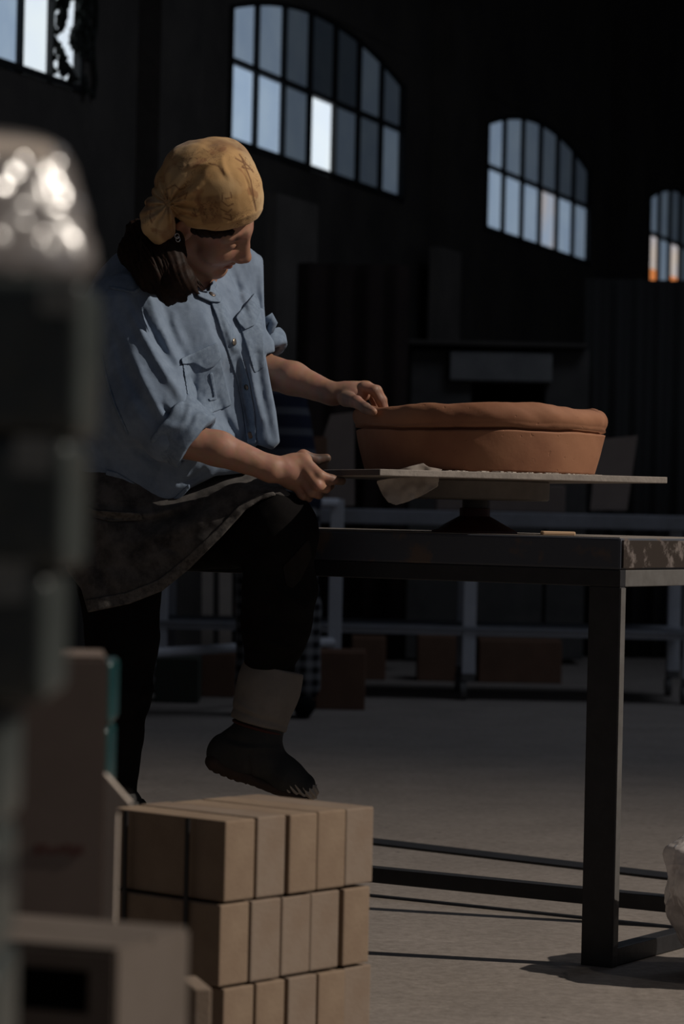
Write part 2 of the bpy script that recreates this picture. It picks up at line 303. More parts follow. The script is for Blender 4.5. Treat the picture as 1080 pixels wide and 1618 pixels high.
class MB:
    """Collects world-space pieces that become ONE mesh."""
    def __init__(s): s.v = []; s.f = []
    def add(s, v, f):
        k = len(s.v); s.v += [tuple(p) for p in v]; s.f += [tuple(i + k for i in q) for q in f]; return s
    def box(s, c, half, ax=None, bev=0.0):
        ax = ax or (Vector((1, 0, 0)), Vector((0, 1, 0)), Vector((0, 0, 1)))
        bm = bmesh.new(); bmesh.ops.create_cube(bm, size=2.0)
        for v in bm.verts: v.co = Vector((v.co.x * half[0], v.co.y * half[1], v.co.z * half[2]))
        if bev: bmesh.ops.bevel(bm, geom=list(bm.edges), offset=bev, segments=2, affect='EDGES', profile=.6)
        c = Vector(c); bm.verts.index_update()
        s.add([c + ax[0] * v.co.x + ax[1] * v.co.y + ax[2] * v.co.z for v in bm.verts], [[v.index for v in f.verts] for f in bm.faces]); bm.free(); return s
    def tube(s, pts, r, n=10, closed=False, caps=True):
        pts = [Vector(p) for p in pts]; rs = r if hasattr(r, '__len__') else [r] * len(pts); V = []; Fc = []
        up = None
        for i, p in enumerate(pts):
            a = pts[i - 1] if (i or closed) else p; b = pts[(i + 1) % len(pts)] if (i < len(pts) - 1 or closed) else p
            t = (b - a).normalized()
            if up is None: up = t.orthogonal().normalized()
            up = (up - t * up.dot(t)).normalized(); sd = t.cross(up)
            for k in range(n):
                an = 2 * math.pi * k / n; V.append(p + (up * math.cos(an) + sd * math.sin(an)) * rs[i])
        m = len(pts)
        for i in range(m if closed else m - 1):
            for k in range(n):
                a = i * n + k; b = i * n + (k + 1) % n; j = ((i + 1) % m) * n; Fc.append((a, b, j + (k + 1) % n, j + k))
        if caps and not closed: Fc.append(tuple(reversed(range(n)))); Fc.append(tuple((m - 1) * n + k for k in range(n)))
        return s.add(V, Fc)
    def lathe(s, c, prof, n=48):
        V = []; Fc = []
        for r, z in prof:
            for k in range(n):
                a = 2 * math.pi * k / n; V.append((c[0] + r * math.cos(a), c[1] + r * math.sin(a), c[2] + z))
        for i in range(len(prof) - 1):
            for k in range(n):
                a = i * n + k; b = i * n + (k + 1) % n; Fc.append((a, b, b + n, a + n))
        Fc.append(tuple(reversed(range(n)))); Fc.append(tuple((len(prof) - 1) * n + k for k in range(n)))
        return s.add(V, Fc)
    def prism(s, poly, vec):
        n = len(poly); poly = [Vector(p) for p in poly]; vec = Vector(vec)
        V = poly + [p + vec for p in poly]
        Fc = [tuple(range(n)), tuple(reversed(range(n, 2 * n)))] + [(i, i + n, (i + 1) % n + n, (i + 1) % n) for i in range(n)]
        return s.add(V, Fc)
    def build(s, name, material, parent=None, smooth=False, loc=None):
        o = mesh(name, s.v, s.f, material, parent, smooth, loc)
        bm = bmesh.new(); bm.from_mesh(o.data); bmesh.ops.recalc_face_normals(bm, faces=bm.faces); bm.to_mesh(o.data); bm.free()
        return o
def smooth_angle(o, deg=40):
    o.data.polygons.foreach_set('use_smooth', [True] * len(o.data.polygons))
    bm = bmesh.new(); bm.from_mesh(o.data)
    for e in bm.edges:
        if len(e.link_faces) == 2 and e.calc_face_angle(0) > math.radians(deg): e.smooth = False
    bm.to_mesh(o.data); bm.free(); return o
def basis(yaw):
    return (Vector((math.cos(yaw), math.sin(yaw), 0)), Vector((-math.sin(yaw), math.cos(yaw), 0)), Vector((0, 0, 1)))

# ------------------------------------------------------------------ noise and distance-field modelling
_tab = np.random.RandomState(7).rand(64, 64, 64).astype(np.float32)
def vnoise(x, y, z, sc, seed=0):
    x = x * sc + seed * 7.31; y = y * sc + seed * 3.77; z = z * sc + seed * 5.13
    xi = np.floor(x).astype(np.int32); yi = np.floor(y).astype(np.int32); zi = np.floor(z).astype(np.int32)
    fx = x - xi; fy = y - yi; fz = z - zi
    fx = fx * fx * (3 - 2 * fx); fy = fy * fy * (3 - 2 * fy); fz = fz * fz * (3 - 2 * fz)
    x0 = xi & 63; x1 = (xi + 1) & 63; y0 = yi & 63; y1 = (yi + 1) & 63; z0 = zi & 63; z1 = (zi + 1) & 63
    def L(a, b, c): return _tab[a, b, c]
    c00 = L(x0, y0, z0) * (1 - fx) + L(x1, y0, z0) * fx; c10 = L(x0, y1, z0) * (1 - fx) + L(x1, y1, z0) * fx
    c01 = L(x0, y0, z1) * (1 - fx) + L(x1, y0, z1) * fx; c11 = L(x0, y1, z1) * (1 - fx) + L(x1, y1, z1) * fx
    return ((c00 * (1 - fy) + c10 * fy) * (1 - fz) + (c01 * (1 - fy) + c11 * fy) * fz) * 2 - 1
def fbm(x, y, z, sc, seed=0, oct=3):
    r = 0; a = 1
    for i in range(oct): r = r + a * vnoise(x, y, z, sc * 2 ** i, seed + i * 11); a *= .5
    return r

class Poly2D:
    """Signed distance in photo pixels to a polygon, looked up on a 3 px table."""
    def __init__(s, pts, pad=160):
        p = np.array(pts, float); s.lo = p.min(0) - pad; s.st = 3.0
        n = np.ceil((p.max(0) + pad - s.lo) / s.st).astype(int) + 2
        gx = (s.lo[0] + np.arange(n[0]) * s.st)[:, None]; gy = (s.lo[1] + np.arange(n[1]) * s.st)[None, :]
        d = np.full(n, 1e9); ins = np.zeros(n, bool)
        for i in range(len(p)):
            a = p[i]; b = p[(i + 1) % len(p)]; e = b - a; L = max(e @ e, 1e-9)
            t = np.clip(((gx - a[0]) * e[0] + (gy - a[1]) * e[1]) / L, 0, 1)
            d = np.minimum(d, np.hypot(gx - a[0] - t * e[0], gy - a[1] - t * e[1]))
            if a[1] != b[1]:
                c = ((gy >= min(a[1], b[1])) & (gy < max(a[1], b[1]))) & (gx < a[0] + (gy - a[1]) * e[0] / e[1]); ins ^= c
        s.t = np.where(ins, -d, d).astype(np.float32); s.n = n
    def __call__(s, x, y):
        u = np.clip((x - s.lo[0]) / s.st, 0, s.n[0] - 1.001); v = np.clip((y - s.lo[1]) / s.st, 0, s.n[1] - 1.001)
        i = u.astype(np.int32); j = v.astype(np.int32); f = u - i; g = v - j; t = s.t
        return (t[i, j] * (1 - f) + t[i + 1, j] * f) * (1 - g) + (t[i, j + 1] * (1 - f) + t[i + 1, j + 1] * f) * g

def smin(a, b, k):
    h = np.maximum(k - np.abs(a - b), 0) / k; return np.minimum(a, b) - h * h * k * .25
def smax(a, b, k): return -smin(-a, -b, k)
class SDF:
    def __init__(s, lo, hi, vox):
        s.lo = np.array(lo, float); s.vox = vox; n = np.ceil((np.array(hi) - s.lo) / vox).astype(int) + 1
        s.ax = [(s.lo[i] + np.arange(n[i]) * vox).astype(np.float32) for i in range(3)]; s.d = np.full(n, .06, np.float32)
    def sub(s, lo, hi):
        r = []
        for i in range(3):
            a = int(np.clip(np.floor((lo[i] - s.lo[i]) / s.vox), 0, s.d.shape[i])); b = int(np.clip(np.ceil((hi[i] - s.lo[i]) / s.vox) + 1, 0, s.d.shape[i])); r.append(slice(a, max(a, b)))
        return tuple(r), s.ax[0][r[0]][:, None, None], s.ax[1][r[1]][None, :, None], s.ax[2][r[2]][None, None, :]
    def put(s, fn, lo, hi, k, op='u'):
        sl, X, Y, Z = s.sub(lo, hi)
        if 0 in s.d[sl].shape: return s
        v = fn(X, Y, Z); a = s.d[sl]
        s.d[sl] = smin(a, v, k) if op == 'u' else smax(a, -v, k); return s
    def cone(s, a, b, ra, rb, k=.01, op='u', flat=None):
        a = np.array(a, float); b = np.array(b, float); e = b - a; L = max(e @ e, 1e-9); R = max(ra, rb) * (max(1, flat[1]) if flat else 1) + k + .012
        def fn(X, Y, Z):
            px, py, pz = X - a[0], Y - a[1], Z - a[2]
            t = np.clip((px * e[0] + py * e[1] + pz * e[2]) / L, 0, 1)
            qx, qy, qz = px - t * e[0], py - t * e[1], pz - t * e[2]
            q2 = qx * qx + qy * qy + qz * qz
            if flat:
                n, fc = flat; c = qx * n[0] + qy * n[1] + qz * n[2]; q2 = q2 + c * c * (1 / fc ** 2 - 1)
            return np.sqrt(q2) - (ra + (rb - ra) * t)
        return s.put(fn, np.minimum(a, b) - R, np.maximum(a, b) + R, k, op)
    def chain(s, pts, rs, k=.008, op='u', flat=None):
        for i in range(len(pts) - 1): s.cone(pts[i], pts[i + 1], rs[i], rs[i + 1], k, op, flat)
        return s
    def ell(s, c, axes, r, k=.01, op='u'):
        c = np.array(c, float); A = [np.array(a, float) for a in axes]; R = max(r) + k + .012
        def fn(X, Y, Z):
            px, py, pz = X - c[0], Y - c[1], Z - c[2]; k0 = 0; k1 = 0
            for a, q in zip(A, r):
                u = px * a[0] + py * a[1] + pz * a[2]; k0 = k0 + (u / q) ** 2; k1 = k1 + (u / q ** 2) ** 2
            k0 = np.sqrt(k0); k1 = np.sqrt(k1) + 1e-6; return k0 * (k0 - 1) / k1
        return s.put(fn, c - R, c + R, k, op)
    def near(s, fn, w=.03):
        """d += fn(x, y, z) on the cells near the surface."""
        i = np.nonzero(np.abs(s.d) < w); s.d[i] += fn(s.ax[0][i[0]], s.ax[1][i[1]], s.ax[2][i[2]]).astype(np.float32); return s
    def clip(s, fn, k=.006, w=.045):
        i = np.nonzero(s.d < w); s.d[i] = smax(s.d[i], fn(s.ax[0][i[0]], s.ax[1][i[1]], s.ax[2][i[2]]).astype(np.float32), k); return s
    def clip_px(s, poly, k=.006):
        P = Poly2D(poly)
        def fn(x, y, z): u, v = to_px(x, y, z); return P(u, v) * y / F
        return s.clip(fn, k)
    def surf(s, adapt=0.0):
        b = 3 * s.vox; g = openvdb.FloatGrid(b); g.copyFromArray(np.clip(s.d, -b, b))
        p, q = g.convertToQuads(isovalue=0.0); return p * s.vox + s.lo, q
    def build(s, name, material, parent, iters=1):
        p, q = s.surf(); o = mesh(name, p, q, material, parent, True)
        return o
    def patch(s, name, material, parent, poly, yr, out=.004, inn=.003, k=.004, relief=None):
        """A thin layer of cloth lying on this surface inside a photo outline: pocket, flap, hem."""
        yr = (yr[0] + YS, yr[1] + YS); pts = [at_place(x, y, Y) for x, y in poly for Y in yr]; lo = np.min(pts, 0) - .02; hi = np.max(pts, 0) + .02
        sl, X, Y, Z = s.sub(lo, hi); g = SDF.__new__(SDF); g.lo = np.array([s.ax[i][sl[i].start] for i in range(3)], float); g.vox = s.vox
        g.d = s.d[sl].copy()
        for i in range(3):       # twice as fine
            a_ = np.moveaxis(g.d, i, 0); b_ = np.empty((2 * len(a_) - 1,) + a_.shape[1:], np.float32); b_[::2] = a_; b_[1::2] = (a_[:-1] + a_[1:]) * .5; g.d = np.ascontiguousarray(np.moveaxis(b_, 0, i))
        g.vox = s.vox / 2; g.ax = [(g.lo[i] + np.arange(g.d.shape[i]) * g.vox).astype(np.float32) for i in range(3)]
        X, Y, Z = g.ax[0][:, None, None], g.ax[1][None, :, None], g.ax[2][None, None, :]
        P = Poly2D(poly, 60); u, v = to_px(X, Y, Z); pd = (P(u, v) * Y / F).astype(np.float32)
        pd = np.maximum(pd, np.maximum(yr[0] - Y, Y - yr[1]))
        d = np.maximum(g.d - out, -(g.d + inn))
        g.d = smax(d, pd, k).astype(np.float32)
        g.d[[0, -1]] = .06; g.d[:, [0, -1]] = .06; g.d[:, :, [0, -1]] = .06
        if relief: g.near(relief, .01)
        return g.build(name, material, parent)
def px_ridges(folds):
    """Cloth folds: each (x0,y0,x1,y1, width px, height m); positive stands out."""
    def fn(x, y, z):
        u, v = to_px(x, y, z); r = np.zeros_like(u)
        for x0, y0, x1, y1, w, h in folds:
            ex, ey = x1 - x0, y1 - y0; t = np.clip(((u - x0) * ex + (v - y0) * ey) / (ex * ex + ey * ey), 0, 1)
            bow = np.sin(t * math.pi) * w * .5; nx, ny = -ey / math.hypot(ex, ey), ex / math.hypot(ex, ey)
            dd = (u - x0 - t * ex - nx * bow) ** 2 + (v - y0 - t * ey - ny * bow) ** 2
            r -= h * np.exp(-dd / (w * w)) * np.sin(np.clip(t, .06, .94) * math.pi) ** .4
        return r
    return fn

# ------------------------------------------------------------------ the hall: floor, wall, windows, roof
floor = tag(MB().box((2, 14, -.05), (14, 20, .05)).build('floor', 'concrete'), kind='structure')
WX, WY = float(at(358, 225, 16)[0]), 16.0
wd_ = Vector((0.34, 0.9404, 0)); wn = Vector((0.9404, -0.34, 0))
def wp(t, z, off=0.0):
    return Vector((WX, WY, 0)) + wd_ * t + wn * off + Vector((0, 0, z))
wins = [(-4.87, -1.92, 9), (0.0, 3.05, 7), (4.88, 7.76, 6), (9.74, 12.2, 6)]
SILL, MID, SPR, RISE = 2.89, 3.36, 3.66, 0.20
wall = MB()
def wall_box(t0, t1, z0, z1, off=-.15, half=.15):
    wall.box(wp((t0 + t1) / 2, (z0 + z1) / 2, off), ((t1 - t0) / 2, half, (z1 - z0) / 2), (wd_, wn, Vector((0, 0, 1))))
wall_box(-16, 17, 0, SILL); wall_box(-16, 17, SPR + RISE, 7.2)
edges = [-16] + [e for w in wins for e in w[:2]] + [17]
for i in range(0, len(edges), 2): wall_box(edges[i], edges[i + 1], SILL, SPR + RISE)
def arch(t, t0, t1):
    h = (t1 - t0) / 2; return SPR + RISE * max(0, 1 - ((t - (t0 + t1) / 2) / h) ** 2)
for t0, t1, n in wins:          # masonry above each arch
    for i in range(16):
        a, b = t0 + (t1 - t0) * i / 16, t0 + (t1 - t0) * (i + 1) / 16
        wall.prism([wp(a, arch(a, t0, t1), 0), wp(b, arch(b, t0, t1), 0), wp(b, SPR + RISE + .01, 0), wp(a, SPR + RISE + .01, 0)], wn * -.3)
wall_left = tag(wall.build('wall_left', 'wall'), kind='structure')
for t, wdt, z1, m in ((-.95, .28, 5, 'wall'), (3.95, .30, 5, 'wall'), (8.75, .30, 5, 'wall')):
    MB().box(wp(t, z1 / 2, .06), (wdt, .07, z1 / 2), (wd_, wn, Vector((0, 0, 1)))).build('pier', m, wall_left)
MB().box(wp(.95, 1.9, .03), (.34, .04, .78), (wd_, wn, Vector((0, 0, 1)))).build('plaster_patch', 'pier', wall_left)
MB().box(wp(3.5, 2.0, .16), (.22, .04, .62), (wd_, wn, Vector((0, 0, 1)))).build('plaster_patch', 'pier', wall_left)
tag(MB().box((4, 19, 7.3), (13, 13, .1)).build('ceiling', 'roof'), kind='structure')
tag(MB().box((9, 31.5, 3.6), (8, .2, 3.6)).build('wall_back', 'wall'), kind='structure')
for i, y in enumerate((10.5, 15.0, 19.5, 24.0)):
    tag(MB().box((4.5, y, 6.95), (12.5, .12, .22)).build('roof_beam', 'roof'), 'dark roof beam crossing high under the ceiling', 'beam', 'roof beams')

P_ = {}
def pane_mat(k):
    if k not in P_:
        r, g, b, s, r2, g2, b2 = k
        P_[k] = emit('lit_pane', (r, g, b), s, (r2, g2, b2), 4)
    return P_[k]
def cool(s, warm=0.0): return (.60, .78 - warm * .1, 1.0 - warm * .4, round(s, 4), .50, .67, .92 - warm * .3)
low = [[.34] * 6 + [.46, .90, .0], [.52, .46, .095, .95, .06, .042, .11], [.38, .36, .33, .30, .33, .22], [.0, .0, .0, .10, .1, .1]]
upp = [[.2] * 9, [.27, .19, .05, .014, .014, .05, .033], [.26, .15, .09, .06, .04, .03], [.14, .09, .045, .03, .03, .03]]
AX = (wd_, wn, Vector((0, 0, 1)))
for wi, (t0, t1, n) in enumerate(wins):
    root = tag(thing('window_%d' % (wi + 1), wp((t0 + t1) / 2, SILL), None, None), kind='structure')
    st = (t1 - t0) / n
    fr = MB(); N = 20
    pts = [wp(t0 + .02, SILL + .02, -.012), wp(t1 - .02, SILL + .02, -.012)]
    fr.box(wp((t0 + t1) / 2, SILL + .02, -.012), ((t1 - t0) / 2, .03, .015), AX)
    fr.box(wp(t0 + .02, (SILL + SPR) / 2, -.012), (.014, .03, (SPR - SILL) / 2), AX); fr.box(wp(t1 - .02, (SILL + SPR) / 2, -.012), (.014, .03, (SPR - SILL) / 2), AX)
    fr.tube([wp(t0 + (t1 - t0) * i / N, arch(t0 + (t1 - t0) * i / N, t0, t1) - .015, -.012) for i in range(N + 1)], .015, 6)
    fr.build('window_frame', 'frame_iron', root)
    MB().box(wp((t0 + t1) / 2, MID, -.012), ((t1 - t0) / 2, .025, .015), AX).build('rail', 'frame_iron', root)
    for i in range(1, n):
        t = t0 + st * i; zt = arch(t, t0, t1)
        MB().box(wp(t, (SILL + zt) / 2, -.012), (.009, .022, (zt - SILL) / 2), AX).build('mullion', 'frame_iron', root)
    for i in range(n):
        a, b = t0 + st * i + .006, t0 + st * (i + 1) - .006
        s = low[wi][i]
        if wi == 3 and i in (0, 2):   # clear panes: a sunlit orange roof and pale sky outside
            for z0, z1, c in ((SILL, SILL + .17, (1.0, .36, .12, .62, 1.0, .25, .06)), (SILL + .17, MID, (1.0, .86, .74, .50, .75, .78, .95))):
                MB().prism([wp(a, z0, -.025), wp(b, z0, -.025), wp(b, z1, -.025), wp(a, z1, -.025)], wn * -.01).build('pane', pane_mat(c), root)
        else:
            if wi == 3: s = .20 if i == 1 else .06
            if wi == 0 and i == 8: s = .88
            warm = 1.6 if (wi == 2 and i == 3) else 0
            c = (.80, .90, 1.0, s, .86, .95, 1.0) if s > .6 else ((.82, .78, .80, .42, .60, .74, .95) if warm else cool(s))
            MB().prism([wp(a, SILL, -.025), wp(b, SILL, -.025), wp(b, MID, -.025), wp(a, MID, -.025)], wn * -.01).build('pane', pane_mat(c), root)
        top = [wp(b - (b - a) * q / 3, arch(b - (b - a) * q / 3, t0, t1), -.025) for q in range(4)]
        MB().prism([wp(a, MID, -.025), wp(b, MID, -.025)] + top, wn * -.01).build('pane', pane_mat(cool(upp[wi][i])), root)
# climbing plant that covers the last pane of the first window
ivy = thing('climbing_plant', wp(-1.9, SILL, .02), 'dark climbing plant covering the right-hand pane of the upper left window', 'plant')
lv = []
gaps = [(105, 20, 9, 17), (95, 54, 8, 12), (100, 84, 8, 16), (118, 108, 10, 18), (88, 126, 8, 9), (112, 137, 14, 8), (108, 6, 8, 10)]
def wt(px, py=80):
    u = at(px, py, 1.0); return (WY * u[0] - WX) / (wd_.x - wd_.y * u[0])
for gx in range(84, 132, 4):
    for gy in range(-40, 156, 6):
        x = gx + rng.uniform(-2.5, 2.5); y = gy + rng.uniform(-3, 3)
        if any(((x - a) / (rx + 4)) ** 2 + ((y - b) / (ry + 4)) ** 2 < 1 for a, b, rx, ry in gaps): continue
        if y > 90 + (x - 0) * .42 + 6: continue
        t = wt(x, y); Y = WY + wd_.y * t; z = at(x, y, Y)[2]; lv.append((t, z))
for t, z in lv:
    r = rng.uniform(.028, .042); a0 = rng.uniform(0, 6.28); off = rng.uniform(0, .05)
    c = wp(t, z, off); pl = []
    for q, rr in enumerate((1.25, .75, 1.0, .7, .45, .7, 1.0, .75)):
        an = a0 + q * math.pi / 4; pl.append(c + wd_ * (math.cos(an) * r * rr) + Vector((0, 0, math.sin(an) * r * rr)) + wn * (.012 * math.cos(2 * an)))
    MB().prism(pl, wn * .003).build('leaf', 'leaf', ivy)
MB().tube([wp(-1.80 + .02 * math.sin(k * 1.7), 2.88 + .09 * k, .02) for k in range(11)], .012, 6).build('stem', 'leaf', ivy)

# ------------------------------------------------------------------ far things by the wall
sheet = MB(); N = 60
def sheet_mesh(name, x0, x1, Y, z0, z1, amp, per, mt, label, cat, group=None):
    V = []; Fc = []
    for j in range(2):
        for i in range(N + 1):
            x = x0 + (x1 - x0) * i / N
            y = Y + amp * math.sin(x / per * 6.283) + (amp * .6) * math.sin(x / per * 2.6 + 1)
            V.append((x, y, z1 if j else z0))
    for i in range(N): Fc.append((i, i + 1, N + 2 + i, N + 1 + i))
    o = mesh(name, V, Fc, mt, None, True); m = o.modifiers.new('s', 'SOLIDIFY'); m.thickness = .006
    return tag(o, label, cat, group)
a = at(470, 430, 15.6); b = at(640, 800, 15.6)
sheet_mesh('hanging_sheet', a[0], b[0], 15.6, .05, a[2] + .05, .03, .16, 'curtain', 'dark brown sheet hanging in folds left of the kiln', 'curtain')
a = at(925, 440, 17.5); b = at(1120, 800, 17.5)
sheet_mesh('corrugated_partition', a[0], b[0], 17.5, 0, a[2], .022, .13, 'corrugated', 'dark corrugated metal partition right of the kiln, under the far windows', 'partition')
K = 16.5
def kbox(m, x0, x1, y0, y1, d0, d1, bev=.01):
    p0 = at(x0, y0, K); p1 = at(x1, y1, K); m.box(((p0[0] + p1[0]) / 2, K + (d0 + d1) / 2, (p0[2] + p1[2]) / 2), (abs(p1[0] - p0[0]) / 2, (d1 - d0) / 2, abs(p0[2] - p1[2]) / 2), None, bev); return m
fl = 1043
kiln = thing('kiln', (float(at(790, 800, K)[0]), K, 0), 'big sooty kiln block with pale lintel over a black opening, behind the clay pot', 'kiln')
m = MB(); kbox(m, 650, 735, 552, fl, 0, 1.0); kbox(m, 862, 920, 552, fl, 0, 1.0); kbox(m, 735, 862, 668, fl, 0, 1.0); kbox(m, 735, 862, 552, 606, .05, 1.0); m.build('body', 'kiln', kiln)
kbox(MB(), 735, 862, 600, 670, .5, .6, 0).build('firing_chamber', 'black', kiln)
kbox(MB(), 710, 870, 556, 605, -.08, .05).build('lintel', 'kiln_lintel', kiln)
kbox(MB(), 640, 925, 538, 552, -.12, 1.05).build('top_slab', 'wall', kiln)

def cyl_caster(mb, x, y, r=.045):
    mb.tube([(x - .014, y, r), (x + .014, y, r)], r, 14)
def post(name, x, y, z0, z1, h, mt, par): return MB().box((x, y, (z0 + z1) / 2), (h, h, (z1 - z0) / 2), None, .004).build(name, mt, par)
# long grey table in the background
TY0, TY1 = 13.15, 13.85
xl = float(at(225, 820, TY0)[0]); xr = float(at(1110, 820, TY0)[0])
bt = thing('long_table', ((xl + xr) / 2, TY0, 0), 'long grey table on white legs with castors, blurred in the background behind the workbench', 'table')
MB().box(((xl + xr) / 2, (TY0 + TY1) / 2, .832), ((xr - xl) / 2, .4, .034), None, .006).build('tabletop', 'bench_top_grey', bt)
for px in (253, 741, 1090):
    x = float(at(px, 1000, TY0)[0])
    for yy in (TY0 + .03, TY1 - .03):
        lg = post('leg', x, yy, .12, .80, .030, 'white_metal', bt)
        cs = MB(); cyl_caster(cs, x - .02, yy); cs.box((x, yy, .105), (.03, .03, .018)); cs.build('caster', 'rail_grey', lg)
MB().box(((xl + xr) / 2, TY0 + .03, .318), ((xr - xl) / 2, .018, .020)).build('lower_rail', 'white_metal', bt)
MB().box(((xl + xr) / 2, (TY0 + TY1) / 2, .33), ((xr - xl) / 2 - .02, .36, .008)).build('lower_shelf', 'bench_top_grey', bt)
# white trolley nearer on the left
tr_a, tr_b = at(215, 1040, 11.5), at(528, 1012, 12.9)
tr = thing('trolley', (float(tr_b[0]), float(tr_b[1]), 0), 'white tube trolley on castors seen left of the workbench behind the woman', 'trolley')
for p in (tr_a, tr_b):
    lg = post('post', p[0], p[1], .11, .905, .030, 'white_metal', tr); cs = MB(); cyl_caster(cs, p[0], p[1], .05); cs.box((p[0], p[1], .105), (.035, .035, .012)); cs.build('caster', 'rail_grey', lg)
for z in (.265, .89):
    MB().tube([(tr_a[0], tr_a[1], z), (tr_b[0], tr_b[1], z)], .021, 10).build('rail', 'white_metal', tr)
    MB().tube([(tr_b[0], tr_b[1], z), (tr_b[0] - .05, tr_b[1] + .10, z)], .021, 10).build('rail', 'white_metal', tr)
def carton(px0, px1, py0, Y, mt, label, z0=0.0, dep=.3, yaw=0.0, group=None, lid=True, name='carton'):
    a = at(px0, py0, Y); b = at(px1, py0, Y); w = (b[0] - a[0]) / 2; z1 = (a[2] + b[2]) / 2; c = Vector(((a[0] + b[0]) / 2, Y + dep / 2, (z0 + z1) / 2))
    root = thing(name, (c.x, c.y, z0), label, 'box', group)
    MB().box(c, (w, dep / 2, (z1 - z0) / 2), basis(yaw), .006).build('body', mt, root)
    if lid:
        ax = basis(yaw); MB().box(c + Vector((0, 0, (z1 - z0) / 2 + .002)), (w * .99, dep * .24, .003), (ax[0], ax[1], ax[2])).build('tape_flap', mt, root)
    return root
carton(499, 578, 1030, 12.35, 'cardboard', 'reddish brown cardboard box on the floor beside the white trolley caster', dep=.26)
carton(318, 372, 1032, 13.0, 'cardboard', 'brown cardboard box under the trolley rail between the woman\'s legs', dep=.3)
carton(245, 314, 1040, 12.55, 'dark_box', 'dark greenish box under the trolley rail beside her standing leg', dep=.3, name='crate', lid=False)
carton(556, 610, 1008, 14.6, 'cardboard', 'dim brown box at the back under the long table, left of three', dep=.3)
carton(660, 735, 1005, 14.6, 'cardboard', 'dim reddish box at the back under the long table, beside the white leg', dep=.3)
carton(757, 888, 1012, 14.6, 'cardboard', 'wide dim brown box at the back under the long table, right of three', dep=.34)
def at_z(px, Y, z): p = at(px, 812, Y); return (float(p[0]), Y, z)
TZ = .867
carton(690, 762, 768, 13.3, 'cardboard_pale', 'brownish box standing on the long table under the pot board, left of two', z0=TZ, dep=.2, lid=False)
carton(772, 893, 766, 13.32, 'cardboard_pale', 'wider brownish box standing on the long table under the pot board, right of two', z0=TZ, dep=.2, lid=False)
def leaning(name, poly, Y, thick, mt, label, cat, lean=.0):
    pts = [Vector(at(x, y, Y)) for x, y in poly]; zb = min(p.z for p in pts)
    for p in pts: p.y += (p.z - zb) * lean
    return tag(MB().prism(pts, (0, thick, 0)).build(name, mt, None, loc=tuple(sum(pts, Vector()) / len(pts))), label, cat)
leaning('pale_board', [(474, 799), (522, 655), (560, 650), (560, 799)], 13.6, .02, 'cardboard_pale', 'pale board with slanted side leaning behind the pot, left of it', 'board', .1)
leaning('pale_board', [(932, 806), (944, 694), (1008, 688), (990, 806)], 13.6, .02, 'cardboard_pale', 'pale slanted board leaning behind the right end of the pot', 'board', .1)
leaning('small_carton', [(478, 799), (480, 690), (516, 690), (520, 799)], 13.2, .14, 'cardboard', 'small orange brown carton on the long table above the hand on the board', 'box')
leaning('plank', [(250, 1052), (252, 905), (271, 905), (269, 1052)], 14.2, .03, 'cardboard', 'narrow orange brown plank standing beside the hem of the skirt', 'plank')
leaning('plank', [(318, 1052), (319, 880), (336, 880), (335, 1052)], 14.2, .03, 'slab_pale', 'pale plank standing under the bench, left of the two pale ones', 'plank')
leaning('plank', [(346, 1052), (346, 880), (366, 880), (365, 1052)], 14.25, .03, 'slab_pale', 'pale plank standing under the bench, right of the two pale ones', 'plank')

# ------------------------------------------------------------------ workbench
corner = on_z(966, 1530)                     # foot of the near leg
TOPZ = .812
yaw = math.radians(-32)
bx = Vector((-math.cos(yaw), -math.sin(yaw), 0)); by = Vector((-bx.y, bx.x, 0))
if by.y < 0: by = -by
bz = Vector((0, 0, 1)); BAX = (bx, by, bz)
c0 = Vector((float(corner[0]), float(corner[1]), 0)); BL, BD = 2.2, .62
def bp(l, d, z): return c0 + bx * l + by * d + bz * z
bench = thing('workbench', bp(BL / 2, BD / 2, 0), 'heavy dark steel workbench with worn paint that holds the banding wheel', 'table')
SLAB = .060
sl = MB().box(bp(BL / 2, BD / 2, TOPZ - SLAB / 2), (BL / 2, BD / 2, SLAB / 2), BAX, .005).build('tabletop', 'bench_front', bench)
MB().box(bp(BL / 2, BD / 2, TOPZ + .0005), (BL / 2 - .006, BD / 2 - .006, .001), BAX).build('clay_dust', 'bench_dust', sl)
MB().box(bp(-.002, BD / 2, TOPZ - SLAB / 2), (.002, BD / 2 - .004, SLAB / 2 - .004), BAX).build('end_face', 'peeling', sl)
tag(bench.children[0], 'blue grey painted top with rubbed brown patches')
RZ = TOPZ - SLAB
for d in (.011, BD - .011): MB().box(bp(BL / 2, d, RZ - .016), (BL / 2, .011, .016), BAX, .002).build('top_rail', 'steel_black', bench)
for l in (.02, BL - .02): MB().box(bp(l, BD / 2, RZ - .016), (.02, BD / 2 - .022, .016), BAX, .002).build('end_rail', 'rail_grey', bench)
for l in (.033, BL - .033):
    for d in (.011, BD - .011):
        lg = MB().box(bp(l, d, (RZ - .032) / 2), (.033, .011, (RZ - .032) / 2), BAX, .002).build('leg', 'steel_black', bench)
        if l < .1: MB().box(bp(-.0008, d, (RZ - .032) / 2 + .01), (.001, .0095, (RZ - .032) / 2 - .012), BAX).build('lit_edge_face', 'rail_grey', lg)  # sunlit end of the leg painted paler than its black front
MB().box(bp(BL / 2, BD - .03, .046), (BL / 2 - .066, .020, .0165), BAX, .002).build('lower_rail', 'steel_black', bench)
for l in (.02, BL - .02): MB().box(bp(l, BD / 2, .018), (.018, BD / 2 - .022, .017), BAX, .002).build('lower_rail', 'steel_black', bench)
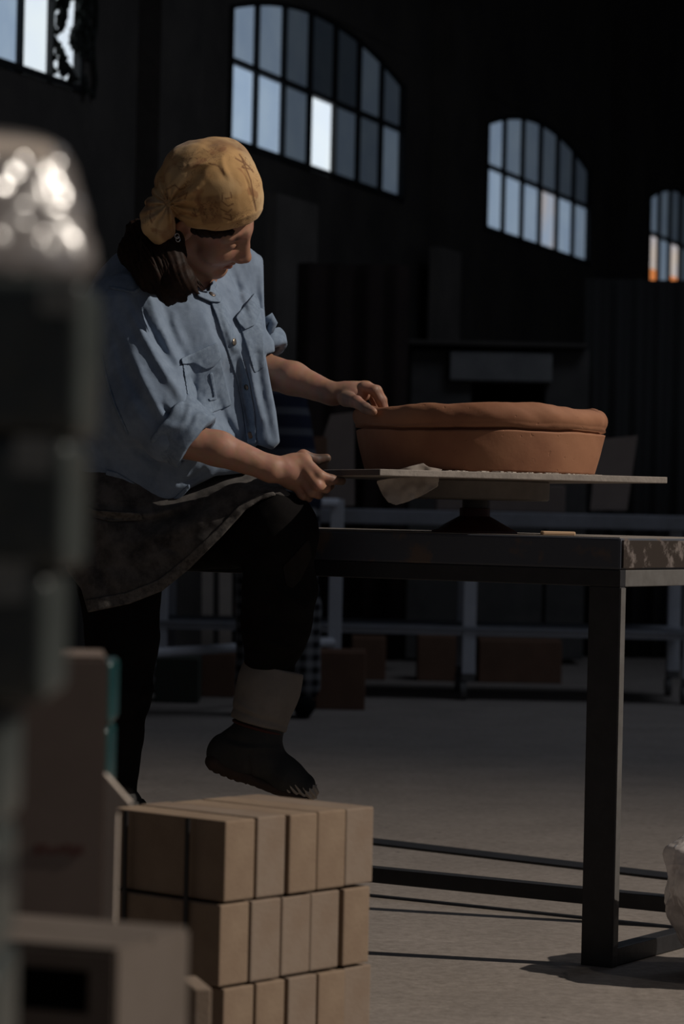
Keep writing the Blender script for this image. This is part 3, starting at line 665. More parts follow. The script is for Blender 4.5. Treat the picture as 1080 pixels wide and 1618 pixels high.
# dark strip added to paint a shadow line behind the bench
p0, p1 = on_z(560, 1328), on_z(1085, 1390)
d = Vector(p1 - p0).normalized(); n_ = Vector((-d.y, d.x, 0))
tag(MB().box((Vector(p0) + Vector(p1)) / 2 + Vector((0, 0, .003)), ((Vector(p1) - Vector(p0)).length / 2, .045, .003), (d, n_, bz)).build('shadow_strip', 'steel_black'), 'thin dark strip painting a shadow on the floor behind the workbench', 'shadow strip')

# ------------------------------------------------------------------ banding wheel, board, pot
PY = 5.68 + YS
wc = at(749, 842, PY); wc[2] = TOPZ + .0015
wheel = thing('banding_wheel', tuple(wc), 'banding wheel with red cone foot standing on the workbench', 'turntable')
s_ = PY / F
MB().lathe(wc, [(68 * s_, 0), (67 * s_, .004), (52 * s_, .014), (30 * s_, .030), (24 * s_, .034), (24 * s_, .050), (22 * s_, .051)], 56).build('foot', 'red_iron', wheel, True)
smooth_angle(wheel.children[0], 35)
DZ0 = float(at(757, 790, PY)[2])
MB().lathe(wc, [(20 * s_, .049), (20 * s_, DZ0 - wc[2] + .003)], 32).build('spindle', 'column', wheel)
BZ0 = float(at(600, 741, 5.25 + YS)[2]) - .0125
MB().lathe((wc[0], wc[1], 0), [(114 * s_, DZ0), (117 * s_, DZ0 + .003), (117 * s_, BZ0 - .003), (115 * s_, BZ0)], 72).build('wheel_head', 'disc', wheel)
for o in wheel.children: smooth_angle(o, 35)
# board
k0 = at(600, 741, 5.25 + YS); BT = float(k0[2])
d1 = Vector((.928, .371, 0)); d2 = Vector((-.371, .928, 0)); BS = .615
kb = Vector((float(k0[0]), 5.25 + YS, 0))
board = tag(MB().box(kb + d1 * BS / 2 + d2 * BS / 2 + Vector((0, 0, (BT + BZ0) / 2)), (BS / 2, BS / 2, (BT - BZ0) / 2), (d1, d2, bz), .0015).build('ware_board', 'plaster_board', None, loc=tuple(kb + d1 * BS / 2 + d2 * BS / 2 + Vector((0, 0, BZ0)))),
            'square dusty board on the banding wheel carrying the clay pot', 'board')
MB().box(kb - d1 * .0006 + d2 * BS / 2 + Vector((0, 0, (BT + BZ0) / 2)), (.0008, BS / 2 - .002, (BT - BZ0) / 2 - .001), (d1, d2, bz)).build('dark_edge', 'board_edge', board)  # left edge coloured darker than the rest of the board
board.children[0]['label'] = 'darker left edge of the board'
# pot: thick coiled rim above a flaring wall
pc = at(757, 745, PY); RB, RT = 181 * s_, 196 * s_
NT = 300; HP = float(at(757, 645, PY)[2]) - BT
prof = [(.0, 0), (.5, 0), (.9, 0), (1.0, .002)]
V = []; Fc = []
def tnoise(th, sc, seed, oc=3): return fbm(np.cos(th) * .2, np.sin(th) * .2, np.zeros_like(th), sc, seed, oc)
th = np.linspace(0, 2 * math.pi, NT, endpoint=False)
rows = []
def ring(r, z): rows.append(np.stack([pc[0] + r * np.cos(th), PY + r * np.sin(th), z], 1))
base_z = BT + .0012
hz = HP + .005 * tnoise(th, 12, 3) + .004 * tnoise(th, 4, 8)
gz = HP - .049 + .003 * tnoise(th, 14, 5)                      # groove below the coil
ring(th * 0 + .001, th * 0 + base_z); ring(th * 0 + RB * .97, th * 0 + base_z); ring(th * 0 + RB, th * 0 + base_z + .002)
for i in range(1, 21):
    f = i / 20; r = RB + (RT - RB) * f + .0015 * math.sin(f * math.pi)
    ring(r + .0016 * tnoise(th + .5 * f, 15, 20, 2) * f, base_z + .002 + (gz - .006) * f + 0 * th)
co = .006 + .0030 * tnoise(th, 14, 41, 2)
ring(RT - .009 + co * .2, base_z + gz - .003)
ring(RT - .011 + 0 * th, base_z + gz + .001)
ring(RT - .002 + co * .7, base_z + gz + .003)
for i in range(1, 15):
    a = -.9 + (math.pi - .2) * i / 14 + .0; hh = (hz - gz) / 2
    lump = .0030 * tnoise(th + .25 * i / 14, 17, 60, 2) + .0007 * tnoise(th + .5 * i / 14, 60, 90, 2)
    ring(RT - .016 + co + (.020 + lump) * math.cos(a) - .004, base_z + gz + hh + hh * math.sin(a) * 1.0 + lump)
ring(RT - .045 + 0 * th, base_z + hz - .012)
for f in (.7, .4, .1): ring(RB - .022 + (RT - RB) * f + 0 * th, base_z + gz * f + .012)
ring(th * 0 + .001, th * 0 + base_z + .014)
for i in range(len(rows) - 1):
    for k in range(NT): a = i * NT + k; b = i * NT + (k + 1) % NT; Fc.append((a, b, b + NT, a + NT))
pot = tag(mesh('clay_pot', np.concatenate(rows), Fc, 'clay', None, True, loc=(float(pc[0]), PY, BT)), 'wide unfired red-brown clay pot with a thick lumpy coiled rim on the board', 'pot')
POT_C = (float(pc[0]), PY)
# damp paper under the pot, hanging below the board on the left, with crumbs on top
def crumpled(name, poly, Y, mt, parent, amp, th=.0015, seed=1, n=90, lean=0):
    P = Poly2D(poly, 8); xs = [p[0] for p in poly]; ys = [p[1] for p in poly]; V = []; idx = {}; Fc = []
    gx = np.linspace(min(xs), max(xs), n); gy = np.linspace(min(ys), max(ys), n)
    for i, x in enumerate(gx):
        for j, y in enumerate(gy):
            if P(np.array([x]), np.array([y]))[0] < .6:
                v = at(x, y, Y); dy = amp * float(fbm(np.array([v[0]]), np.array([v[2]]), np.array([0.]), 18, seed)[0]); idx[i, j] = len(V); V.append(at(x, y, Y + dy + lean * (v[2] - BT)))
    for i in range(n - 1):
        for j in range(n - 1):
            q = [(i, j), (i + 1, j), (i + 1, j + 1), (i, j + 1)]
            if all(k in idx for k in q): Fc.append([idx[k] for k in q])
    o = mesh(name, V, Fc, mt, parent, True, loc=None if parent else tuple(at(poly[0][0], poly[0][1], Y))); m = o.modifiers.new('s', 'SOLIDIFY'); m.thickness = th; return o
tag(crumpled('damp_paper', [(594, 760), (612, 756), (650, 754), (693, 752), (692, 768), (672, 780), (645, 792), (625, 798), (612, 793), (603, 780)], 5.36 + YS, 'paper', None, .022, seed=5), 'damp paper sheet folded down below the board beside the wheel head', 'paper')
tag(crumpled('damp_paper', [(620, 745), (640, 739), (668, 732), (676, 738), (700, 743), (690, 748), (640, 748)], 5.42 + YS, 'paper', None, .01, seed=9, n=70), 'scrap of damp paper sticking up under the left side of the pot', 'paper')
crumb = MB()
for i in range(130):
    an = rng.uniform(-2.3, -.35); rr = RB + rng.uniform(.002, .022); s = rng.uniform(.0012, .0040)
    c = Vector((POT_C[0] + rr * math.cos(an), POT_C[1] + rr * math.sin(an), BT + s * .4)); crumb.box(c, (s * rng.uniform(1, 2.6), s, s * .45), basis(rng.uniform(0, 3)), s * .3)
tag(crumb.build('clay_crumbs', 'paper'), 'crumbs of dry clay and paper lying around the foot of the pot', 'crumbs', kind='stuff')
p0 = at(856, 846, 5.62); p1 = at(908, 848, 5.62)
tag(MB().box(((p0[0] + p1[0]) / 2, 5.64, TOPZ + .0055), ((p1[0] - p0[0]) / 2, .022, .0038), basis(.05), .0025).build('wood_scrap', 'scrap', None, loc=((p0[0] + p1[0]) / 2, 5.64, TOPZ + .002)), 'small pale stick of wood lying on the workbench right of the wheel', 'stick')

# ------------------------------------------------------------------ plastic bag at the right edge
def crumple_blob(name, c, rad, mt, parent, seed, amp, sub=5, squash=None):
    bm = bmesh.new(); bmesh.ops.create_icosphere(bm, subdivisions=sub, radius=1.0)
    co = np.array([v.co[:] for v in bm.verts]); n1 = fbm(co[:, 0], co[:, 1], co[:, 2], 1.6, seed, 2)
    n2 = np.abs(fbm(co[:, 0], co[:, 1], co[:, 2] * .35, 3.2, seed + 3, 3)); n3 = np.abs(fbm(co[:, 0], co[:, 1], co[:, 2], 8, seed + 5, 2))
    an_ = np.arctan2(co[:, 1], co[:, 0])
    r = 1 + amp * (n1 * .8 - n2 * .55 - n3 * .10 + .22 + .16 * np.sin(an_ * 9 + 3 * n1 + co[:, 2] * 2) * np.clip(.3 + co[:, 2], 0, 1))
    co = co * r[:, None]
    if squash: co = squash(co)
    co = co * np.array(rad) + np.array(c)
    fs = [[v.index for v in f.verts] for f in bm.faces]; bm.free()
    return mesh(name, co, fs, mt, parent, True, loc=None if parent else (c[0], c[1], 0))
def bag_shape(c):
    z = c[:, 2]; k = np.where(z > .35, 1 - .75 * np.clip((z - .35) / .75, 0, 1), 1.0); c = c.copy(); c[:, 0] = (c[:, 0]) * k - .10 * np.clip(z - .2, 0, 1); c[:, 1] *= k
    c[:, 2] = np.maximum(z, -.97); return c
bgp = on_z(1214, 1544)
bag = thing('plastic_bag', (float(bgp[0]), float(bgp[1]), 0), 'crumpled translucent plastic bag standing on the floor right of the bench leg', 'bag')
crumple_blob('film', (bgp[0], bgp[1], .176), (.184, .185, .182), 'bag', bag, 12, .19, 6, bag_shape)
crumple_blob('contents', (bgp[0] + .01, bgp[1], .120), (.135, .125, .117), 'slab_pale', bag, 22, .2, 4)

# ------------------------------------------------------------------ foreground: strapped firebricks
FY = 3.98
fc = at(358, 1297, FY); FZ = float(fc[2])
ru = Vector((.640, .768, 0)); lu = Vector((-.768, .640, 0)); RH = .1165; BW, BLn, BH = .0655, .230, .114
rown = ['top', 'second', 'third']; colp = ['nearest', 'second from the left', 'middle', 'fourth from the left', 'rightmost']
ords = [(0, 0, 0), (-.008, .004, 0), (.003, 0, 0)]
proto = None
for r in range(3):
    zc = FZ - RH * r - BH / 2
    for k in range(5):
        jx = ru * (BW * (k + .5) + rng.uniform(-.0015, .0015) + (ords[r][0])) + lu * (BLn / 2 + rng.uniform(-.004, .004)) 
        c = Vector((fc[0], FY, zc)) + jx
        ya = math.atan2(ru.y, ru.x) + rng.uniform(-.012, .012)
        o = MB().box((0, 0, 0), (BW / 2 - rng.uniform(.001, .0028), BLn / 2, BH / 2 - rng.uniform(0, .0012)), basis(0), .003).build('firebrick', 'firebrick' if rng.random() < .55 else 'firebrick_b')
        o.location = c; o.rotation_euler = (0, 0, ya)
        tag(o, 'tan firebrick on edge, %s in the %s row of the strapped stack' % (colp[k], rown[r]), 'brick', 'firebricks in the strapped stack')
ztop = FZ + .0005; zbot = FZ - RH * 2 - BH
for fr_, nm in ((.27, 'right'), (.79, 'left')):
    q = Vector((fc[0], FY, 0)) + lu * (BLn * fr_)
    tag(MB().box(q + ru * (-.0125) + Vector((0, 0, ztop / 2)), (.0012, .0036, ztop / 2 - .001), (ru, lu, bz)).build('spacer_strip', 'strap', None, loc=tuple(q + ru * -.0125)), 'thin black strip standing against the shaded left face of the firebrick stack, %s of two' % nm, 'strip')
def pallet(x0, x1, y0, y1, z0, label, yaw_=0.0):
    root = thing('pallet', ((x0 + x1) / 2, (y0 + y1) / 2, 0), label, 'pallet'); cx, cy = (x0 + x1) / 2, (y0 + y1) / 2; A = basis(yaw_)
    n = 5; w = (x1 - x0) / n
    for i in range(n):
        MB().box(Vector((cx, cy, z0 - .008)) + A[0] * (-(x1 - x0) / 2 + w * (i + .5)), (w * .42, (y1 - y0) / 2, .008), A, .002).build('deck_board', 'pallet', root)
    for j in (-1, 0, 1):
        MB().box(Vector((cx, cy, (z0 - .016) / 2)) + A[1] * (j * ((y1 - y0) / 2 - .03)), ((x1 - x0) / 2, .03, (z0 - .016) / 2), A, .002).build('bearer', 'pallet', root)
    return root
mid_ = Vector((fc[0], FY, 0)) + ru * (BW * 2.5) + lu * (BLn / 2)
pallet(mid_.x - .2, mid_.x + .2, mid_.y - .15, mid_.y + .15, zbot - .0035, 'low wooden pallet under the strapped firebricks', math.atan2(ru.y, ru.x))

# ------------------------------------------------------------------ foreground left: cartons, slab, glazed bricks
def carton_w(x0, x1, y0, y1, z1, mt, label, yaw_=0., hole=False, smear=False):
    root = thing('carton', ((x0 + x1) / 2, (y0 + y1) / 2, 0), label, 'box'); A = basis(yaw_); c = Vector(((x0 + x1) / 2, (y0 + y1) / 2, 0)); t = .004
    hx, hy = (x1 - x0) / 2, (y1 - y0) / 2
    m = MB()
    if hole:
        hw, hh, hzc = .029, .0165, z1 - .030; off = hole
        m.box(c + A[0] * ((-hx + off - hw) / 2) - A[1] * hy + bz * (z1 / 2), ((off - hw + hx) / 2, t / 2, z1 / 2), A)
        m.box(c + A[0] * ((off + hw + hx) / 2) - A[1] * hy + bz * (z1 / 2), ((hx - off - hw) / 2, t / 2, z1 / 2), A)
        m.box(c + A[0] * off - A[1] * hy + bz * ((z1 + hzc + hh) / 2), (hw, t / 2, (z1 - hzc - hh) / 2), A)
        m.box(c + A[0] * off - A[1] * hy + bz * ((hzc - hh) / 2), (hw, t / 2, (hzc - hh) / 2), A)
    else: m.box(c - A[1] * hy + bz * (z1 / 2), (hx, t / 2, z1 / 2), A)
    m.box(c + A[1] * hy + bz * (z1 / 2), (hx, t / 2, z1 / 2), A)
    for s in (-1, 1): m.box(c + A[0] * (s * hx) + bz * (z1 / 2), (t / 2, hy, z1 / 2), A)
    m.box(c + bz * .003, (hx, hy, .003), A)
    m.build('body', mt, root)
    for s in (-1, 1): MB().box(c + A[1] * (s * hy / 2) + bz * (z1 + .002), (hx, hy / 2 - .0015, .002), A).build('flap', mt, root)
    if smear:
        sm = MB()
        for i in range(7):
            sm.box(c - A[1] * (hy + t / 2 + .0004) + A[0] * (hx - .058 + i * .0065) + bz * (z1 - .172 + .0012 * math.sin(i * 2.1)), (.0024, .0003, .004 + .0012 * math.cos(i * 1.3)), A)
        sm.build('printed_line', 'faded_red', root)['label'] = 'faint red line of print'
    return root
X = lambda px, Y: float(at(px, 809, Y)[0])
Zp = lambda px, py, Y: float(at(px, py, Y)[2])
carton_w(X(160, 2.6) - .26, X(160, 2.6), 2.6, 2.72, Zp(100, 1044, 2.6), 'cardboard_pale', 'tall pinkish cardboard carton with a faint red printed line, out of focus', yaw_=.11, smear=True)
KY = math.radians(-20.5); kc = at(183, 1508, 2.15); kA = basis(KY); kcen = Vector((kc[0], 2.15, 0)) - kA[0] * .16 + kA[1] * .066
carton_w(kcen.x - .16, kcen.x + .16, kcen.y - .066, kcen.y + .066, float(kc[2]), 'cardboard_grey', 'low greyish carton with a dark hand hole at the lower left corner', yaw_=KY, hole=.16 - .050)
# pale slab leaning behind the tall carton, small pale brick by the low carton
leaning('plaster_slab', [(140, 1480), (140, 1206), (168, 1226), (207, 1271), (186, 1277), (181, 1480)], 2.88, .02, 'slab_pale', 'pale slab with slanted top between the tall carton and the firebricks', 'slab')
slab = bpy.data.objects['plaster_slab']
p = at(306, 1558, 3.55)
hb = p[2] / 2
o = MB().box((0, 0, 0), (.0115, .05, hb), basis(.25), .003).build('pale_brick', 'firebrick_b'); o.location = (p[0], 3.58, hb)
tag(o, 'narrow pale brick end standing in front of the strapped firebricks', 'brick')
# stand below the pale slab and the teal bricks
def crate(x0, x1, y0, y1, z1, label):
    root = thing('wooden_crate', ((x0 + x1) / 2, (y0 + y1) / 2, 0), label, 'crate'); n = 4; h = z1 / n
    for k in range(n):
        z = h * (k + .5)
        for yy in (y0 + .006, y1 - .006): MB().box(((x0 + x1) / 2, yy, z), ((x1 - x0) / 2, .006, h * .44)).build('slat', 'pallet', root)
        for xx in (x0 + .006, x1 - .006): MB().box((xx, (y0 + y1) / 2, z), (.006, (y1 - y0) / 2 - .012, h * .44)).build('slat', 'pallet', root)
    MB().box(((x0 + x1) / 2, (y0 + y1) / 2, z1 - .006), ((x1 - x0) / 2 - .012, (y1 - y0) / 2 - .012, .006)).build('lid', 'pallet', root)
    return root
def glazed(x1, y0, z0, w, dep, h, mt, label, yaw_, group):
    c = Vector((x1 - w / 2, y0 + dep / 2, z0 + h / 2))
    root = thing('glazed_brick', (c.x, c.y, z0), label, 'brick', group)
    bm = bmesh.new(); bmesh.ops.create_cube(bm, size=2.0)
    for v in bm.verts: v.co = Vector((v.co.x * w / 2, v.co.y * dep / 2, v.co.z * (h / 2 - .001)))
    bmesh.ops.bevel(bm, geom=list(bm.edges), offset=.009, segments=4, affect='EDGES', profile=.6)
    bm.verts.index_update(); A = basis(yaw_); m = MB()
    m.add([c + A[0] * v.co.x + A[1] * v.co.y + A[2] * v.co.z for v in bm.verts], [[v.index for v in f.verts] for f in bm.faces]); bm.free()
    o = m.build('glazed_face', mt, root, True)
    if mt == 'teal': MB().box(c - A[1] * (dep / 2) - A[0] * .004, (w / 2 - .010, .0025, h / 2 - .008), A, .002).build('bare_face', 'brick_body', root)
    return root
TY = 3.0; tz = Zp(190, 1043, TY); th_ = Zp(190, 1043, TY) - Zp(190, 1149, TY)
for i in range(3):
    glazed(X(197 - 3 * (i == 1) - 5 * (i == 2), TY + .115), TY, tz - th_ * (i + 1), .22, .105, th_, 'teal', 'teal glazed brick with rounded edge, %s of the stack beside the tall carton' % ['topmost', 'second', 'third'][i], .0, 'teal glazed bricks beside the carton')
crate(X(190, TY + .11) - .3, X(190, TY + .11) - .01, TY - .02, TY + .15, tz - th_ * 3 - .001, 'slatted wooden crate hidden below the teal glazed bricks')
# near tower under film, far out of focus
NY = 1.44
tops = [435, 690, 905, 1115, 1325, 1535, 1745]; rights = [156, 140, 114, 46, 40, 46]
order = ['topmost', 'second', 'third', 'fourth', 'fifth', 'lowest']
for i in range(6):
    z1, z0 = Zp(60, tops[i], NY), Zp(60, tops[i + 1], NY)
    glazed(X(rights[i], NY + .11), NY, z0, .22, .11, z1 - z0, 'teal_dark', 'dark teal glazed brick, %s in the tall blurred stack at the left edge' % order[i], .0, 'dark glazed bricks at the left edge')
zb = Zp(60, tops[6], NY)
crate(X(44, NY + .11) - .25, X(44, NY + .11) - .012, NY - .015, NY + .16, zb - .001, 'slatted crate below the tall stack of dark glazed bricks')
z0, z1 = Zp(60, 435, NY), Zp(60, 168, NY)
fw = thing('film_bundle', (X(20, NY), NY + .05, z0), 'bundle wrapped in shiny crumpled clear film on top of the dark glazed bricks', 'bundle')
bm = bmesh.new(); bmesh.ops.create_cube(bm, size=2.0); bmesh.ops.subdivide_edges(bm, edges=list(bm.edges), cuts=110, use_grid_fill=True)
co = np.array([v.co[:] for v in bm.verts]); nn = np.linalg.norm(co ** 5, axis=1) ** (-.2) * 1.0
sup = co / ((np.abs(co) ** 7).sum(1) ** (1 / 7))[:, None]
hw = .11; cx = X(128, NY + .104) - hw; sup = sup * np.array((hw, .052, (z1 - z0) / 2)) + np.array((cx, NY + .052, (z0 + z1) / 2))
def crease(s, sd): return np.abs(fbm(sup[:, 0], sup[:, 1], sup[:, 2], s, sd, 2))
disp = .0022 * fbm(sup[:, 0], sup[:, 1], sup[:, 2], 28, 3, 1) + .0017 * fbm(sup[:, 0], sup[:, 1], sup[:, 2], 112, 9, 1)
nrm = (sup - np.array((cx, NY + .052, (z0 + z1) / 2))); nrm /= np.linalg.norm(nrm, axis=1)[:, None]
sup = sup + nrm * disp[:, None]; sup[:, 1] += np.maximum(sup[:, 2] - z0, 0) * .36; ca_, sa_ = math.cos(.68), math.sin(.68); px_, py_ = cx + hw, NY + .05; sx_, sy_ = sup[:, 0] - px_, sup[:, 1] - py_; sup[:, 0], sup[:, 1] = px_ + sx_ * ca_ - sy_ * sa_, py_ + sx_ * sa_ + sy_ * ca_; sup[:, 1] += .075; sup[:, 0] -= .014; sup[:, 2] = np.maximum(sup[:, 2], z0 + .0005)
fs = [[v.index for v in f.verts] for f in bm.faces]; bm.free()
mesh('film', sup, fs, 'film', fw, True)
for k in range(2):
    MB().box((cx + .02, NY + .060, z0 + .004 + (z1 - z0) * (.25 + .46 * k)), (hw * .7, .022, (z1 - z0) * .17), basis(.68), .006).build('packed_tile', 'slab_pale', fw)

for k, (px0, px1, py0, py1) in enumerate(((70, 128, 442, 500), (28, 86, 690, 750), (-20, 46, 885, 950), (-30, 30, 1350, 1400))):  # small film pieces added and tilted to throw sun glints
    bm = bmesh.new(); bmesh.ops.create_grid(bm, x_segments=34, y_segments=34, size=1.0); co = np.array([v.co[:] for v in bm.verts]); fs = [[v.index for v in f.verts] for f in bm.faces]; bm.free()
    p0, p1 = at(px0, py0, NY - .004), at(px1, py1, NY - .004); q = np.zeros_like(co)
    q[:, 0] = (p0[0] + p1[0]) / 2 + co[:, 0] * (p1[0] - p0[0]) / 2; q[:, 2] = (p0[2] + p1[2]) / 2 + co[:, 1] * (p0[2] - p1[2]) / 2
    q[:, 1] = NY - .006 - (q[:, 0].max() - q[:, 0]) * .60 - (q[:, 2].max() - q[:, 2]) * .50 + .0012 * fbm(q[:, 0], q[:, 2], 0 * q[:, 0] + k, 90, 40 + k, 1)
    tag(mesh('glint_film', q, fs, 'film_dark', None, True, loc=(float(q[:, 0].mean()), NY, float(q[:, 2].mean()))), 'scrap of crumpled film added for glints on the front of the %s dark glazed brick' % order[(0, 1, 2, 4)[k]], 'film', 'added glint film on the dark glazed bricks')

# ------------------------------------------------------------------ the potter
def at(px, py, Y): return at_place(px, py, Y + YS)
nv = lambda v: np.array(v, float) / np.linalg.norm(v)
fwd = nv((.77, -.64, 0)); side = nv((-.64, -.77, 0)); upz = np.array((0, 0, 1.0))      # facing, her right, up
woman = thing('person', tuple(at_place(205, 1500, 5.75)[:2]) + (0.0,), 'woman in ochre headscarf and blue denim shirt perched on the workbench, shaping the clay pot', 'person')
# head frame
HC = at(327, 337, 5.47); hu = nv((.40, -.72, .56)); hd = nv((.81, .0, -.58)); hr = nv(np.cross(hd, hu)); hu = nv(np.cross(hr, hd))
hd = nv(hd)
def Hd(r, d, u): return HC + hr * r + hd * d + hu * u
HA = (hr, hd, hu)
# arms and hands, photo pixel and distance of every joint
R_SH, R_EL, R_WR = at(190, 492, 5.50), at(263, 690, 5.40), at(428, 741, 5.405)
L_SH, L_EL, L_WR = at(380, 465, 5.80), at(405, 583, 5.76), at(524, 622, 5.665)
body = SDF(at(110, 800, 5.3) * [1, 0, 1] + [0, 5.25 + YS, 0], (0.12, 5.98 + YS, 1.60), .0027)
B = body
NECK = at(288, 456, 5.64)
B.ell(Hd(0, -.012, .035), HA, (.073, .092, .085), .01)
B.ell(Hd(0, .040, -.022), HA, (.058, .050, .075), .02); B.ell(Hd(0, .055, -.035), HA, (.044, .042, .055), .02)
for s in (-1, 1):
    B.cone(Hd(s * .050, .0, -.055), Hd(s * .012, .072, -.103), .020, .016, .02)
    B.ell(Hd(s * .036, .058, -.030), HA, (.026, .026, .030), .018)
    B.cone(Hd(s * .010, .082, .025), Hd(s * .046, .066, .024), .008, .007, .02)
B.ell(Hd(0, .077, -.103), HA, (.020, .017, .017), .012)
B.cone(Hd(0, .080, .020), Hd(0, .107, -.029), .0100, .0115, .016)
B.ell(Hd(0, .111, -.034), HA, (.0115, .0115, .0100), .008)
for s in (-1, 1):
    B.ell(Hd(s * .0125, .100, -.038), HA, (.0085, .012, .0078), .009)
    B.ell(Hd(s * .032, .101, .003), HA, (.016, .019, .011), .014, 's')
    B.ell(Hd(s * .031, .073, .002), HA, (.0155, .0135, .0120), .003)
    B.cone(Hd(s * .018, .0865, -.0035), Hd(s * .044, .0795, -.004), .0018, .0016, .003)      # lowered lash line
    B.ell(Hd(s * .0062, .108, -.0445), HA, (.0032, .004, .0028), .002, 's')
    B.ell(Hd(s * .077, -.012, -.004), (nv(hr * s + hd * .3), hd, hu), (.009, .019, .031), .006)
    B.ell(Hd(s * .087, -.008, .002), HA, (.006, .010, .018), .004, 's')
B.cone(Hd(-.021, .083, -.0655), Hd(0, .0935, -.0635), .0050, .0062, .004); B.cone(Hd(.021, .083, -.0655), Hd(0, .0935, -.0635), .0050, .0062, .004)
B.cone(Hd(-.017, .083, -.0765), Hd(0, .0915, -.0775), .0055, .0068, .004); B.cone(Hd(.017, .083, -.0765), Hd(0, .0915, -.0775), .0055, .0068, .004)
B.cone(Hd(-.022, .090, -.0705), Hd(.022, .090, -.0705), .0018, .0018, .003, 's')
B.cone(Hd(0, -.025, -.05), NECK, .052, .056, .03)
B.cone(NECK, at(283, 540, 5.63), .075, .13, .05, flat=(side, 1.35))
B.cone(at(283, 540, 5.63), at(225, 760, 5.68), .11, .13, .05, flat=(side, 1.2))
B.cone(NECK - upz * .03, R_SH, .045, .04, .04); B.cone(NECK - upz * .03, L_SH, .045, .03, .04)
B.cone(R_SH, R_EL, .040, .034, .02); B.cone(L_SH, L_EL, .036, .036, .02)
B.chain([R_EL, at(345, 709, 5.40), R_WR], [.035, .0335, .0245], .012)
B.chain([L_EL, at(462, 598, 5.71), L_WR], [.038, .0335, .0235], .012)
def fingers(rows, k=.0045):
    for pts, rs in rows: B.chain([at(*p) for p in pts], rs, k)
# right hand: back of the hand to us, closed on the edge of the board
B.cone(R_WR, at(462, 744, 5.42), .0235, .027, .015, flat=(nv((0, 1, 0)), .75))
B.cone(at(455, 738, 5.42), at(482, 727, 5.425), .022, .0135, .012); B.cone(at(455, 748, 5.42), at(478, 760, 5.43), .022, .0145, .012)
B.ell(at(466, 746, 5.425), (nv((1, 0, -.2)), nv((0, 1, 0)), nv((.2, 0, 1))), (.034, .017, .037), .010)
fingers([
 ([(478, 726, 5.420), (505, 752, 5.405), (524, 758, 5.415), (540, 760, 5.435)], [.0125, .0108, .0093, .0080]),
 ([(478, 737, 5.415), (501, 767, 5.400), (514, 772, 5.420), (522, 768, 5.445)], [.0125, .0108, .0095, .0082]),
 ([(473, 750, 5.420), (492, 777, 5.410), (503, 781, 5.430), (509, 775, 5.450)], [.0120, .0104, .0092, .0080]),
 ([(466, 762, 5.425), (477, 783, 5.425), (487, 787, 5.445), (494, 781, 5.460)], [.0112, .0092, .0082, .0072]),
 ([(450, 737, 5.440), (479, 721, 5.450), (498, 727, 5.458), (516, 724, 5.462)], [.0165, .0128, .0112, .0088])])
# left hand: pinching the rim of the pot
B.cone(L_WR, at(556, 622, 5.655), .0225, .0245, .015, flat=(nv((.2, .5, .85)), .8))
B.cone(at(548, 618, 5.66), at(579, 611, 5.66), .020, .0125, .012)
B.ell(at(556, 622, 5.66), (nv((1, -.1, -.1)), nv((.1, 1, 0)), nv((.1, 0, 1))), (.038, .030, .019), .010)
fingers([
 ([(574, 612, 5.640), (591, 617, 5.628), (600, 631, 5.632), (605, 643, 5.640)], [.0120, .0102, .0088, .0074]),
 ([(575, 611, 5.664), (595, 617, 5.660), (604, 632, 5.664), (608, 645, 5.668)], [.0118, .0102, .0088, .0074]),
 ([(573, 613, 5.685), (592, 619, 5.690), (600, 633, 5.694), (603, 645, 5.696)], [.0112, .0098, .0084, .0072]),
 ([(570, 616, 5.702), (584, 622, 5.712), (591, 634, 5.716), (594, 644, 5.718)], [.0104, .0088, .0078, .0066]),
 ([(546, 630, 5.635), (563, 635, 5.585), (577, 645, 5.545), (589, 650.5, 5.527)], [.0165, .0125, .0108, .0086])])
B.ell(at(590.5, 649.5, 5.5195), (nv((1, 0, -.35)), nv((0, 1, 0)), nv((.35, 0, 1))), (.0062, .0022, .0052), .0008)   # thumb nail
B.near(lambda x, y, z: .0004 * fbm(x, y, z, 70, 5, 2), .01)
bp_, bq = B.surf()
bo = mesh('body', bp_, bq, 'skin', woman, True)
def tint_attr(o, pts, stains, hair=None):
    p = np.asarray(pts); col = np.tile(np.array((.41, .215, .145, 1.0)), (len(p), 1))
    n = fbm(p[:, 0], p[:, 1], p[:, 2], 60, 3, 3)
    for c, r, cc, s in stains:
        w = np.clip(1.25 - np.linalg.norm(p - c, axis=1) / r + .35 * n, 0, 1)[:, None] * s
        col[:, :3] = col[:, :3] * (1 - w) + np.array(cc) * w
    a = o.data.color_attributes.new('tint', 'FLOAT_COLOR', 'POINT'); a.data.foreach_set('color', col.astype(np.float32).ravel())
mud = (.055, .040, .033); grey = (.16, .115, .095)
LIP = (.33, .10, .08); BROW = (.035, .020, .014)
tint_attr(bo, bp_, [(at(503, 725, 5.455), .026, mud, .95), (at(520, 724, 5.46), .02, mud, .95), (at(528, 759, 5.42), .022, mud, .95), (at(540, 760, 5.43), .018, mud, .95), (at(512, 774, 5.43), .022, mud, .9),
    (at(498, 783, 5.44), .022, mud, .9), (at(480, 789, 5.45), .02, mud, .8), (at(548, 632, 5.61), .034, grey, .6), (at(577, 645, 5.54), .026, grey, .7), (at(598, 628, 5.63), .03, grey, .55), (at(515, 625, 5.66), .035, grey, .5), (at(555, 620, 5.64), .03, grey, .4)]
    + [(Hd(x, .092, -.070), .011, LIP, .6) for x in (-.012, .0, .012)] + [(Hd(s * x, .088 - x * .15, .029), .0075, BROW, .75) for s in (-1, 1) for x in (.016, .024, .032, .040)]
    + [(Hd(s * x, .084, -.004), .0045, BROW, .8) for s in (-1, 1) for x in (.024, .031, .038)])

